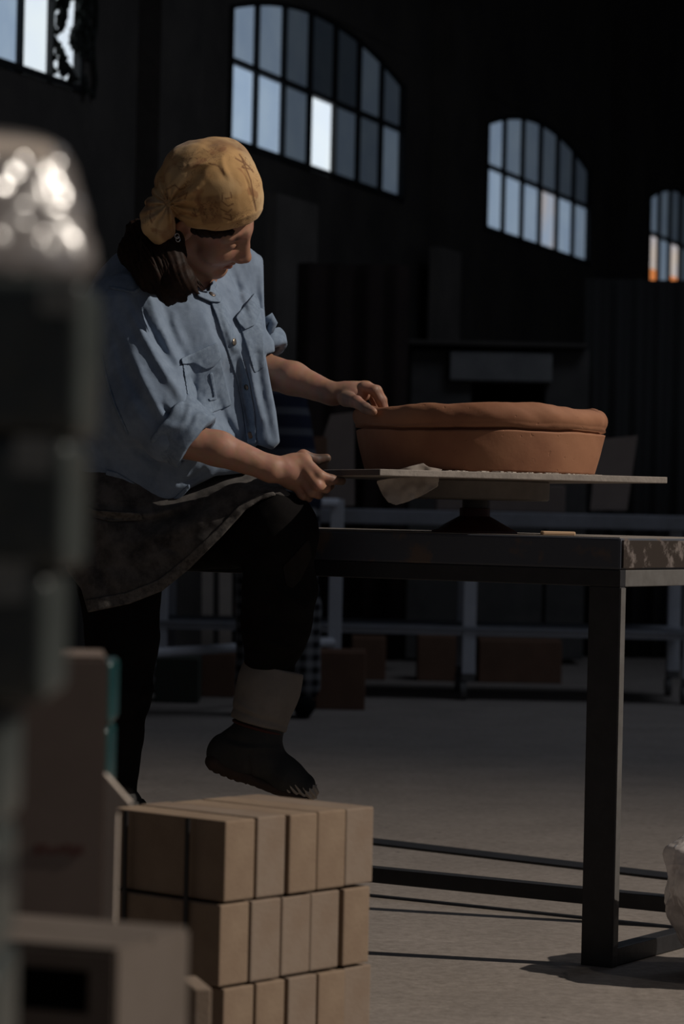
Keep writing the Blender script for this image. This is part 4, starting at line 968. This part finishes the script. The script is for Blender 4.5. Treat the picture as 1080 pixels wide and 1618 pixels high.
# headscarf: follows the skull, fuller on top, knotted into a hanging bag at the back
sc = SDF(np.minimum(at(215, 400, 5.2), at(215, 400, 5.75)) - [.0, .0, .0], at(440, 205, 5.72) + [.03, .06, .02], .0025)
sc.ell(Hd(0, -.014, .040), HA, (.0825, .103, .094), .01)
sc.ell(Hd(.002, -.010, .078), HA, (.078, .094, .078), .03)
sc.ell(at(352, 262, 5.47), (nv((1, 0, .25)), nv((0, 1, 0)), nv((-.25, 0, 1))), (.052, .06, .050), .05)
sc.ell(Hd(0, -.062, .050), HA, (.070, .060, .062), .03)
def brim(x, y, z):
    px, py, pz = x - HC[0], y - HC[1], z - HC[2]
    d = px * hd[0] + py * hd[1] + pz * hd[2]; u = px * hu[0] + py * hu[1] + pz * hu[2]
    lo = np.where(d > -.02, .012 + .058 * np.clip((d + .02) / .11, 0, 1) ** 1.0, .012 + .3 * (d + .02))
    return (lo - u) * .9
sc.clip(brim, .006, .06)
knot = at(262, 318, 5.56)
sc.cone(at(264, 300, 5.43), at(247, 346, 5.395), .026, .0315, .006); sc.cone(at(247, 346, 5.395), at(253, 368, 5.395), .0315, .0250, .01)
sc.cone(at(264, 296, 5.44), at(236, 340, 5.44), .018, .018, .012)
def scarf_folds(x, y, z):
    u, v = to_px(x, y, z); a = np.arctan2(v - 322, u - 266); r = np.hypot(u - 266, v - 322)
    w = np.exp(-((r - 26) / 46) ** 2)
    f = (np.sin(a * 13 + 2.2 * vnoise(x, y, z, 22, 2)) * .0030 + np.sin(a * 7 + 1) * .0022) * w
    return f - .0012 * fbm(x, y, z, 40, 9, 2) - .002 * vnoise(x, y, z, 17, 6)
sc.near(scarf_folds, .02)
sc.near(px_ridges([(345, 230, 385, 262, 5, .0012), (300, 262, 350, 250, 5, .0045), (350, 250, 362, 280, 5, .003), (268, 325, 310, 300, 4, .004), (266, 318, 300, 282, 4, -.004), (270, 338, 320, 350, 4, .003), (262, 300, 290, 262, 4, .003), (252, 318, 246, 362, 4, -.004), (238, 318, 234, 352, 4, .003), (282, 354, 340, 361, 3, .0022), (340, 361, 414, 331, 3, .0022), (382, 258, 405, 335, 1.6, -.0016)]), .02)
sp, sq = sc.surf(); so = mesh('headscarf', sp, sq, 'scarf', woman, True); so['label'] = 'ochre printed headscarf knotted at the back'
u_, v_ = to_px(sp[:, 0], sp[:, 1], sp[:, 2])
def strokes(lines, w):
    d = np.full(len(u_), 1e9)
    for l in lines:
        for (x0, y0), (x1, y1) in zip(l[:-1], l[1:]):
            e2 = (x1 - x0) ** 2 + (y1 - y0) ** 2; t = np.clip(((u_ - x0) * (x1 - x0) + (v_ - y0) * (y1 - y0)) / e2, 0, 1); d = np.minimum(d, np.hypot(u_ - x0 - t * (x1 - x0), v_ - y0 - t * (y1 - y0)))
    return np.clip(1.3 - d / w, 0, 1)
lab = Poly2D([(310, 312), (346, 308), (352, 352), (320, 356)]); pr = np.clip(.5 - lab(u_, v_) / 3, 0, 1) * (.42 + .2 * fbm(sp[:, 0], sp[:, 1], sp[:, 2], 90, 4, 2))
txt = [[(322, 322), (319, 330), (325, 330), (321, 340), (328, 338), (325, 349)], [(335, 320), (331, 328), (338, 332), (333, 338), (340, 342), (335, 348)], [(341, 318), (339, 326), (344, 330), (341, 338)],
       [(352, 305), (350, 318), (360, 326), (368, 322)], [(356, 314), (366, 312), (364, 304)], [(348, 330), (360, 336), (366, 330)], [(352, 344), (366, 348), (364, 340), (356, 338)], [(304, 336), (310, 342), (306, 330)],
       [(330, 258), (345, 262), (354, 276), (351, 266)], [(262, 300), (276, 292), (284, 300), (292, 296)], [(282, 312), (296, 304), (292, 314)], [(372, 250), (392, 262), (400, 272)], [(378, 244), (388, 258), (382, 264), (398, 268)], [(238, 332), (236, 342), (240, 352)], [(382, 250), (396, 285), (404, 333)]]
pr = np.maximum(pr, strokes(txt, 1.3) * .8)
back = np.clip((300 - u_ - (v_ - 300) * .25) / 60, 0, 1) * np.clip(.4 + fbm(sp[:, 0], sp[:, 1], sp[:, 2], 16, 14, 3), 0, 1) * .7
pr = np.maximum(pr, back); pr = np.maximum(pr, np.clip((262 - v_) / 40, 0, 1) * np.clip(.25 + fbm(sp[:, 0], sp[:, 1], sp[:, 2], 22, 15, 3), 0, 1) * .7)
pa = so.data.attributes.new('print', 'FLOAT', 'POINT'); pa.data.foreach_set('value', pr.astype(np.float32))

# hair
hs = SDF(np.array((-.52, 5.26 + YS, 1.15)), np.array((-.20, 5.80 + YS, 1.50)), .0028)
hs.ell(Hd(.0, -.045, -.010), HA, (.070, .062, .07), .01)
fl_ = (nv((0, 1, 0)), .8)
hs.chain([at(268, 368, 5.44), at(269, 405, 5.40), at(287, 442, 5.385), at(314, 464, 5.385)], [.030, .029, .022, .005], .02, flat=fl_)
hs.chain([at(246, 380, 5.45), at(252, 420, 5.41), at(272, 455, 5.395), at(290, 474, 5.39)], [.030, .033, .024, .006], .02, flat=fl_)
hs.chain([at(226, 372, 5.52), at(216, 400, 5.50), at(236, 442, 5.43), at(266, 476, 5.40)], [.032, .032, .022, .005], .02, flat=fl_)
hs.chain([at(222, 372, 5.60), at(205, 400, 5.60)], [.034, .02], .02)
hs.chain([Hd(.066, -.005, .008), Hd(.064, .018, .016), Hd(.060, .045, .030), Hd(.048, .066, .044)], [.012, .0105, .010, .007], .008)
def locks(x, y, z):
    u, v = to_px(x, y, z); q = u - (v - 380) * .42
    return -.0009 * np.sin(q * .62 + 2.5 * vnoise(x, y, z, 25, 3) + v * .03) - .0006 * np.sin(q * 1.5 + 3 * vnoise(x, y, z, 40, 5)) - .003 * vnoise(x, y, z, 30, 8)
hs.near(locks, .02)
hs.build('hair', 'hair', woman)
st = MB()
for i in range(60):
    f = rng.random(); x0 = 226 + 62 * f; y0 = 378 + 14 * f + rng.uniform(-4, 10); x1 = 256 + 66 * f + rng.uniform(-7, 7); y1 = 482 - 20 * f + rng.uniform(-14, 3)
    ph = rng.uniform(0, 6)
    def dep(t): return 5.415 - .030 * math.sin(min(1, t * 1.3) * 3.14) * (1 - .4 * f) - .022 * t + .006 * math.sin(ph)
    pts = [at(x0 + (x1 - x0) * t ** 1.25 + 10 * (.5 - f) * math.sin(t * 3.1) + 2.2 * math.sin(t * 7 + ph), y0 + (y1 - y0) * t, dep(t)) for t in np.linspace(0, 1, 12)]
    r0 = rng.uniform(.0026, .0048); st.tube(pts, [r0 * (.5 + 2.2 * t * (1 - t) + .25) * (1 if t < .75 else (1.05 - t) / .30) for t in np.linspace(0, 1, 12)], 6)
st.build('hair_strand', 'hair', woman, True)['kind'] = 'stuff'
for k, (x, y) in enumerate(((279.5, 373), (281, 378))):
    c = Vector(at(x, y, 5.378)); MB().tube([c + Vector((math.cos(a) * .0042, math.sin(a) * .002, math.sin(a) * .0052)) for a in np.linspace(0, 6.283, 13)[:-1]], .0009, 6, True).build('earring', 'silver', woman, True)

# shirt
sh = SDF(np.array((-.64, 5.25 + YS, .80)), np.array((.0, 6.02 + YS, 1.46)), .0034)
T = sh
ax_b = (side, fwd, upz)
T.ell(at(285, 555, 5.64), (side, nv(fwd + upz * .15), nv(upz - fwd * .15)), (.185, .135, .185), .03)
for s in (-1, 1): T.ell(at(300, 545, 5.63) + side * s * .075 + fwd * .065, ax_b, (.082, .078, .095), .05)
T.ell(at(258, 690, 5.65), ax_b, (.190, .165, .165), .06)
T.ell(at(225, 755, 5.67), ax_b, (.200, .190, .085), .05)
T.cone(NECK + upz * -.015, R_SH + upz * -.01, .060, .066, .05); T.cone(NECK + upz * -.015, L_SH + upz * -.01, .060, .062, .05)
T.cone(at(225, 440, 5.66), at(180, 620, 5.72), .10, .12, .06)
T.cone(at(190, 488, 5.50), at(248, 640, 5.43), .070, .074, .035); T.cone(at(248, 640, 5.43), at(268, 683, 5.41), .074, .060, .025)
T.cone(at(150, 520, 5.56), at(180, 660, 5.52), .06, .085, .06)
T.cone(at(384, 450, 5.80), at(405, 520, 5.77), .062, .060, .03); T.cone(at(405, 520, 5.77), at(411, 548, 5.76), .058, .047, .02)
T.cone(at(300, 700, 5.50), at(262, 790, 5.50), .055, .018, .05); T.cone(at(285, 742, 5.49), at(395, 740, 5.48), .030, .022, .04)
T.cone(at(395, 560, 5.62), at(425, 690, 5.60), .060, .030, .05)
T.cone(at(366, 420, 5.74), at(392, 470, 5.79), .050, .062, .05)
folds = [(196, 466, 296, 640, 9, .008), (214, 470, 268, 575, 7, -.007), (232, 452, 292, 590, 8, .006), (175, 520, 246, 668, 10, -.005), (160, 560, 205, 690, 12, .005), (210, 560, 260, 660, 8, .004), (255, 640, 280, 660, 5, -.006),
         (268, 480, 300, 560, 8, .004), (330, 480, 352, 545, 6, -.004), (350, 480, 385, 580, 7, .005), (372, 440, 392, 500, 6, -.004), (392, 540, 412, 660, 7, .006), (376, 560, 398, 690, 6, -.007), (405, 560, 430, 690, 6, -.004),
         (330, 650, 352, 690, 7, .005), (345, 630, 372, 690, 6, -.005), (300, 600, 320, 660, 8, -.004), (180, 690, 250, 745, 10, .004), (140, 620, 165, 740, 10, -.004), (285, 762, 320, 745, 5, -.006), (268, 800, 300, 772, 4, .004), (405, 430, 415, 520, 6, -.004)]
T.near(px_ridges([(a_, b_, c_, d_, w_, h_ * 1.45) for a_, b_, c_, d_, w_, h_ in folds]), .03)
T.near(lambda x, y, z: -.0018 * fbm(x, y, z * .55, 13, 31, 2) - .0021 * fbm(x, y, z * .55, 40, 17, 3), .03)
shirt_px = [(205, 388), (255, 382), (296, 412), (303, 440), (318, 462), (333, 448), (338, 436), (350, 428), (392, 395), (402, 366), (413, 372), (416, 420), (417, 480), (420, 520), (433, 540), (434, 556), (419, 560), (428, 610), (436, 650), (442, 699), (430, 711),
            (405, 702), (402, 735), (392, 747), (340, 752), (300, 772), (276, 796), (262, 806), (216, 775), (186, 755), (165, 750), (100, 753), (100, 480), (133, 468), (152, 432), (178, 404)]
T.clip_px(shirt_px, .006)
shirt = T.build('shirt', 'denim', woman); shirt['label'] = 'worn blue denim shirt with rolled sleeves'
# rolled cuffs
def cuff(name, a, b, r, seed):
    a = np.array(a); b = np.array(b); g = SDF(np.minimum(a, b) - r - .04, np.maximum(a, b) + r + .04, .0028); n = nv(b - a); L = np.linalg.norm(b - a)
    def fn(X, Y, Z):
        px, py, pz = X - a[0], Y - a[1], Z - a[2]; t = px * n[0] + py * n[1] + pz * n[2]
        q = np.sqrt(np.maximum((px - t * n[0]) ** 2 + (py - t * n[1]) ** 2 + (pz - t * n[2]) ** 2, 1e-9)) - r + .10 * (t - L / 2) * .4
        w = np.abs(q) - .0055; h = np.abs(t - L / 2) - L / 2; return np.sqrt(np.maximum(w, 0) ** 2 + np.maximum(h, 0) ** 2) + np.minimum(np.maximum(w, h), 0) - .003
    g.put(fn, g.lo, g.lo + np.array(g.d.shape) * g.vox, .004); g.near(lambda x, y, z: -.003 * fbm(x, y, z, 32, seed, 2) - .0016 * np.sin(150 * ((x - a[0]) * n[0] + (z - a[2]) * n[2]) + 4 * vnoise(x, y, z, 25, seed)), .02)
    return g.build(name, 'denim_seam', shirt)
cuff('sleeve_cuff', at(270, 668, 5.41), at(309, 698, 5.405), .0575, 3); cuff('sleeve_cuff', at(407, 540, 5.762), at(417, 560, 5.757), .047, 5)
# collar, pockets, placket
T.patch('collar', 'denim_seam', shirt, [(306, 444), (317, 460), (330, 460), (333, 446), (339, 442), (343, 450), (338, 458), (352, 466), (348, 478), (332, 477), (312, 468)], (5.38, 5.66), .009, .003)
T.patch('button_placket', 'denim_seam', shirt, [(326, 462), (346, 464), (360, 495), (377, 545), (393, 600), (402, 650), (405, 702), (391, 702), (384, 650), (374, 600), (357, 548), (342, 500)], (5.38, 5.62), .0035, .003, .002)
T.patch('pocket', 'denim_seam', shirt, [(288, 570), (345, 552), (356, 600), (366, 640), (352, 646), (330, 654), (296, 624)], (5.36, 5.62), .0035, .003, .002)
T.patch('pocket_flap', 'denim_seam', shirt, [(286, 566), (343, 541), (347, 552), (350, 566), (338, 580), (325, 584), (306, 574), (288, 576)], (5.36, 5.62), .0085, .003, .002)
T.patch('pocket', 'denim_seam', shirt, [(376, 505), (408, 470), (416, 520), (418, 580), (402, 590)], (5.42, 5.72), .0035, .003, .002)
T.patch('pocket_flap', 'denim_seam', shirt, [(372, 501), (402, 463), (409, 474), (412, 490), (402, 514), (387, 521), (378, 512)], (5.42, 5.72), .0085, .003, .002)
T.patch('pocket_pleat', 'denim_seam', shirt, [(330, 590), (336, 588), (343, 632), (330, 634), (329, 630), (338, 628)], (5.36, 5.62), .006, .002, .0015)
T.patch('shoulder_seam', 'denim_seam', shirt, [(172, 451), (194, 455), (212, 459), (226, 446), (240, 430), (243, 433), (229, 450), (214, 464), (194, 460), (172, 456)], (5.30, 5.62), .0028, .003, .0012)
T.patch('sleeve_seam', 'denim_seam', shirt, [(158, 560), (166, 600), (178, 640), (200, 690), (204, 688), (182, 638), (170, 599), (162, 560)], (5.30, 5.7), .0022, .003, .0012)
T.patch('hem', 'denim_seam', shirt, [(168, 742), (186, 747), (216, 766), (262, 797), (276, 786), (300, 763), (300, 772), (276, 797), (262, 807), (214, 777), (184, 757), (166, 752)], (5.34, 5.70), .0025, .003, .0015)
tb = MB()  # sleeve tab standing off the far sleeve
tb.tube([at(412, 524, 5.715), at(420, 506, 5.70), at(427, 501, 5.70), at(431, 510, 5.705), at(426, 522, 5.71), at(416, 530, 5.715)], [.004, .008, .010, .010, .009, .005], 8).build('sleeve_tab', 'denim_seam', shirt, True)
bpy.context.view_layer.update()
def bvh_of(o):
    me = o.data; og = origin_of(o); return BVHTree.FromPolygons([v.co + og for v in me.vertices], [p.vertices[:] for p in me.polygons])
trees = [bvh_of(o) for o in [shirt] + [c for c in shirt.children if c.name.startswith(('button_placket', 'pocket', 'collar'))]]
def on_cloth(px, py):
    d = Vector(at_place(px, py, 1.0)) - Vector((0, 0, CAM_Z)); d.normalize(); best = None
    for t in trees:
        h = t.ray_cast(Vector((0, 0, CAM_Z)), d)
        if h[0] and (best is None or h[3] < best[3]): best = h
    return best
for px, py, mt, r in ((335, 465, 'button_dark', .0075), (370, 540, 'brass', .0075), (389, 612, 'button_dark', .006), (395, 688, 'button_dark', .0075)):
    h = on_cloth(px, py)
    if not h: continue
    n = h[1]; n = n if n.y < 0 else -n; q = n.to_track_quat('Z', 'Y').to_matrix(); m = MB(); m.lathe((0, 0, 0), [(r * .96, -.002), (r, .0008), (r * .85, .0020), (r * .55, .0017), (r * .3, .0022)], 18)
    m.v = [tuple(h[0] + q @ Vector(v)) for v in m.v]; m.build('snap_button', mt, shirt, True)
# skirt
sk = SDF(np.array((-.62, 5.27 + YS, .58)), np.array((.06, 6.02 + YS, .98)), .0036)
sk.ell(at(200, 815, 5.68), ax_b, (.20, .185, .115), .03)
sk.cone(at(225, 815, 5.68), at(400, 822, 5.49), .108, .084, .05); sk.cone(at(400, 822, 5.49), at(445, 815, 5.45), .084, .060, .03)
sk.cone(at(190, 810, 5.60), at(192, 960, 5.57), .145, .115, .06)
sk.cone(at(215, 930, 5.56), at(320, 860, 5.50), .07, .075, .09)
sk.near(px_ridges([(140, 800, 225, 812, 6, .008), (140, 812, 222, 820, 6, -.008), (225, 815, 300, 795, 6, .006), (220, 830, 330, 790, 10, -.006), (180, 860, 330, 820, 14, .005), (160, 900, 280, 890, 14, -.004), (240, 850, 340, 800, 10, .004), (300, 850, 400, 800, 10, -.004), (360, 770, 440, 775, 8, .004), (150, 850, 175, 940, 10, -.004), (245, 855, 290, 875, 4, -.003)]), .03)
sk.near(lambda x, y, z: -.003 * fbm(x, y, z, 18, 77, 3), .03)
sk.clip_px([(104, 742), (200, 738), (300, 735), (390, 738), (425, 750), (460, 782), (452, 788), (436, 783), (412, 790), (388, 806), (352, 846), (300, 898), (256, 934), (205, 954), (139, 968), (128, 930), (104, 900)], .005)
skirt = sk.build('skirt', 'skirt', woman); skirt['label'] = 'washed black denim skirt with stitched hem'
sk.patch('hem', 'skirt_hem', skirt, [(139, 968), (205, 954), (256, 934), (300, 898), (352, 846), (388, 806), (412, 790), (436, 783), (432, 776), (408, 781), (378, 798), (340, 838), (290, 884), (250, 916), (200, 936), (134, 948)], (5.28, 5.74), .003, .003, .002)
sk.patch('pocket_edge', 'skirt_hem', skirt, [(138, 800), (150, 806), (180, 808), (222, 810), (226, 822), (175, 824), (150, 818)], (5.28, 5.74), .006, .003, .002)
# leggings
lg = SDF(np.array((-.62, 5.27 + YS, .18)), np.array((.02, 5.98 + YS, .94)), .0040)
KN, AN = at(440, 838, 5.45), at(424, 1062, 5.56)
lg.cone(at(255, 828, 5.74), KN, .100, .071, .03)
lg.ell(at(452, 838, 5.435), ((1, 0, 0), (0, 1, 0), (0, 0, 1)), (.052, .055, .065), .03)
lg.chain([KN, at(441, 935, 5.49), at(436, 985, 5.52), AN], [.066, .068, .064, .050], .03)
lg.cone(at(185, 840, 5.60), at(193, 1010, 5.57), .105, .068, .03)
lg.chain([at(193, 1010, 5.57), at(188, 1090, 5.56), at(182, 1160, 5.57), at(188, 1262, 5.57)], [.068, .060, .052, .036], .03)
lg.near(px_ridges([(400, 900, 480, 960, 7, .005), (395, 960, 480, 985, 7, -.004), (392, 1000, 470, 1030, 6, .005), (390, 1020, 465, 1050, 5, -.004), (440, 850, 470, 930, 8, -.004), (420, 900, 450, 1000, 8, -.004), (200, 1120, 235, 1090, 6, .004), (200, 1140, 230, 1110, 5, -.004)]), .03)
lg.near(lambda x, y, z: -.0022 * fbm(x, y, z, 24, 55, 2), .03)
legs = lg.build('leggings', 'legging', woman)
M['legging_patch'] = mat('worn_legging', (.014, .012, .011), .95, .06, col2=(.02, .017, .015), nscale=30, extra=weave)
lg.patch('knee_patch', 'legging_patch', legs, [(446, 896), (488, 850), (492, 880), (476, 915), (462, 930), (452, 925)], (5.28, 5.44), .0022, .003, .0015)
# boots
def boot(dx, dy, Y, label):
    q = lambda x, y, dY=0: at(x + dx, y + dy, Y + dY)
    lo = q(310, 1275, 0) - [.0, .10, .02]; hi = q(520, 1030, 0) + [.02, .10, .03]
    g = SDF(lo, hi, .0028)
    g.cone(q(411, 1146), q(398, 1185), .0495, .048, .02); g.ell(q(362, 1190), ((.9, 0, .42), (0, 1, 0), (-.42, 0, .9)), (.046, .038, .044), .03)
    g.cone(q(398, 1188), q(450, 1226), .046, .034, .03, flat=((0, 1, 0), 1.1)); g.cone(q(450, 1226), q(478, 1241), .034, .026, .02, flat=((0, 1, 0), 1.4))
    g.near(px_ridges([(350 + dx, 1160 + dy, 400 + dx, 1178 + dy, 5, -.003), (360 + dx, 1176 + dy, 440 + dx, 1182 + dy, 5, .003), (392 + dx, 1192 + dy, 398 + dx, 1232 + dy, 4, -.003)]), .02)
    root = g.build('boot', 'boot', woman); root['label'] = label
    s = SDF(lo, hi, .0028)
    s.cone(q(340, 1204), q(384, 1222), .021, .021, .01, flat=((0, 1, 0), 1.7)); s.cone(q(396, 1228), q(480, 1262), .015, .014, .01, flat=((0, 1, 0), 2.4))
    s.near(lambda x, y, z: .0035 * np.clip(np.sin((to_px(x, y, z)[0] - dx) * .55) - .2, 0, 1) * (to_px(x, y, z)[1] - dy > 1212 + (to_px(x, y, z)[0] - dx - 330) * .42), .02); s.clip_px([(x + dx, y + dy) for x, y in [(318, 1190), (340, 1185), (400, 1215), (500, 1240), (500, 1275), (390, 1250), (386, 1237), (365, 1236), (335, 1223), (322, 1206)]], .003)
    s.build('sole', 'boot_sole', root)
    t = SDF(lo, hi, .0028); t.cone(q(462, 1236), q(486, 1250), .030, .022, .012, flat=((0, 1, 0), 1.4))
    t.near(lambda x, y, z: .0022 * np.sin(((to_px(x, y, z)[0] - dx) * .8 - (to_px(x, y, z)[1] - dy) * .6) * .85), .02)
    t.build('toe_cap', 'toe', root)['label'] = 'pale dusty ribbed toe cap, sunlight put into its colour'
    a, b = q(432, 1058), q(409, 1139); n = nv(b - a); L = np.linalg.norm(b - a); c = SDF(lo, hi, .0028)
    def fn(X, Y_, Z):
        px, py, pz = X - a[0], Y_ - a[1], Z - a[2]; tt = px * n[0] + py * n[1] + pz * n[2]
        rad = np.sqrt(np.maximum((px - tt * n[0]) ** 2 + (py - tt * n[1]) ** 2 + (pz - tt * n[2]) ** 2, 1e-9))
        w = np.abs(rad - (.0545 + .004 * np.sin(tt * 40))) - .004; h = np.abs(tt - L / 2) - L / 2 - .004; return np.sqrt(np.maximum(w, 0) ** 2 + np.maximum(h, 0) ** 2) + np.minimum(np.maximum(w, h), 0) - .003
    c.put(fn, lo, hi, .004)
    c.near(px_ridges([(366 + dx, 1118 + dy, 450 + dx, 1146 + dy, 4, -.004), (372 + dx, 1108 + dy, 420 + dx, 1138 + dy, 4, .003)]), .02); c.near(lambda x, y, z: -.002 * fbm(x, y, z, 26, 3, 2), .02)
    c.build('folded_cuff', 'boot_cuff', root)['label'] = 'folded pale canvas cuff'
    r = Vector(n); o1 = r.orthogonal().normalized(); o2 = r.cross(o1); cc = Vector(q(407, 1149))
    MB().tube([cc + (o1 * math.cos(k) + o2 * math.sin(k)) * .0500 for k in np.linspace(0, 6.283, 33)[:-1]], .0034, 8, True).build('red_trim', 'boot_trim', root, True)
boot(0, 0, 5.56, 'dark ankle boot hanging with the toe down')
# standing foot: same boot set flat on the floor
fz = at(188, 1262, 5.57)
g = SDF(fz + [-.12, -.12, -(fz[2] - .0)], fz + [.24, .12, .06], .0030)
qq = lambda x, z, y=0: np.array((fz[0] + x, fz[1] + y, z))
g.cone(qq(0, fz[2] - .02), qq(-.004, .10), .050, .050, .02); g.ell(qq(-.03, .062), ((1, 0, 0), (0, 1, 0), (0, 0, 1)), (.048, .040, .046), .03); g.cone(qq(0, .075), qq(.14, .05, -.05), .046, .032, .03)
rb = g.build('boot', 'boot', woman); rb['label'] = 'dark ankle boot of the standing leg, mostly hidden'
s = SDF(fz + [-.12, -.12, -fz[2] - .006], fz + [.24, .12, -.2], .0030); s.cone(qq(-.035, .016), qq(.155, .014, -.055), .015, .013, .01, flat=((0, 1, 0), 2.6)); s.build('sole', 'boot_sole', rb)
a, b = qq(0, fz[2] - .004), qq(-.002, fz[2] - .10)
m = MB(); n = 28
m.lathe((fz[0], fz[1], fz[2] - .105), [(.052, 0), (.056, .004), (.054, .05), (.055, .098), (.050, .104), (.046, .1)], 32); m.build('folded_cuff', 'boot', rb, True)

# ------------------------------------------------------------------ second person at the back
at = at_place
Y2 = 11.9
who = thing('person', tuple(on_z(440, 1138)[:2]) + (0.0,), 'person in a dark striped shirt and checked trousers standing blurred behind the potter', 'person')
q = lambda x, y, d=0: at(x, y, Y2 + d)
b2 = SDF(q(340, 1140) + [-.1, -.35, .0], q(520, 500) + [.1, .35, .1], .011)
b2.ell(q(400, 552, -.02), ((1, 0, 0), (0, 1, 0), (0, 0, 1)), (.078, .095, .115), .02); b2.cone(q(402, 575), q(412, 620), .05, .055, .03)
b2.ell(q(392, 556, -.11), ((1, 0, 0), (0, 1, 0), (0, 0, 1)), (.014, .02, .018), .015)
for s in (-1, 1): b2.ell(q(400 + s * 30, 555), ((1, 0, 0), (0, 1, 0), (0, 0, 1)), (.012, .022, .032), .008)
b2.cone(q(418, 640), q(436, 800), .13, .14, .06, flat=((1, 0, 0), 1.2))
b2.chain([q(452, 640, .02), q(455, 720, -.02), q(430, 760, -.2)], [.055, .045, .034], .03); b2.chain([q(372, 640, .02), q(365, 720, -.02), q(385, 765, -.2)], [.055, .045, .034], .03)
b2.ell(q(425, 766, -.24), ((1, 0, 0), (0, 1, 0), (0, 0, 1)), (.04, .05, .022), .02); b2.ell(q(392, 770, -.24), ((1, 0, 0), (0, 1, 0), (0, 0, 1)), (.04, .05, .022), .02)
for s, x in ((1, 480), (-1, 396)): b2.chain([q(432 + 20 * s, 810), q(x, 960), q(x, 1100)], [.09, .06, .045], .04)
b2p, b2q = b2.surf(); o2 = mesh('body', b2p, b2q, 'skin', who, True); tint_attr(o2, b2p, [])
c2 = SDF(q(340, 1140) + [-.1, -.35, .0], q(520, 500) + [.1, .35, .1], .011)
c2.cone(q(416, 632), q(436, 790), .145, .155, .06, flat=((1, 0, 0), 1.25)); c2.chain([q(450, 636, .02), q(458, 715, -.02)], [.075, .068], .03); c2.chain([q(372, 636, .02), q(364, 715, -.02)], [.075, .068], .03)
c2.near(lambda x, y, z: -.008 * fbm(x, y, z, 9, 3, 2), .04)
c2.build('striped_shirt', 'stripe_shirt', who)
c3 = SDF(q(340, 1140) + [-.1, -.35, .0], q(540, 700) + [.1, .35, .1], .011)
c3.cone(q(436, 790), q(436, 830), .16, .16, .04, flat=((1, 0, 0), 1.15))
for s, x in ((1, 474), (-1, 402)): c3.chain([q(434 + 18 * s, 820), q(x, 960), q(x + 4 * s, 1082)], [.115, .082, .074], .03)
c3.near(lambda x, y, z: -.006 * fbm(x, y, z * .6, 9, 13, 2), .04)
c3.build('checked_trousers', 'gingham', who)
for x in (480, 396):
    g = SDF(q(x - 40, 1150, -.3) - [0, 0, .02], q(x + 40, 1060, .2) + [0, 0, .02], .006)
    fz2 = .05; p = q(x, 1120); p[2] = fz2
    g.cone(p + [0, .06, 0], p + [0, -.14, -.008], .046, .040, .02); g.cone(p + [0, .03, .0], p + [0, .03, .06], .045, .045, .02)
    g.clip(lambda x_, y_, z_: .004 - z_, .004); g.build('shoe', 'black', who)
    
hair_cap = SDF(q(340, 620) + [-.1, -.35, .0], q(460, 480) + [.1, .35, .1], .008)
hair_cap.ell(q(400, 545, -.012), ((1, 0, 0), (0, 1, 0), (0, 0, 1)), (.092, .112, .120), .02); hair_cap.clip(lambda x, y, z: np.where(z < q(400, 545)[2], -(y - Y2 + .03), -1.0 + 0 * z), .01)
hair_cap.build('hair', 'hair', who)
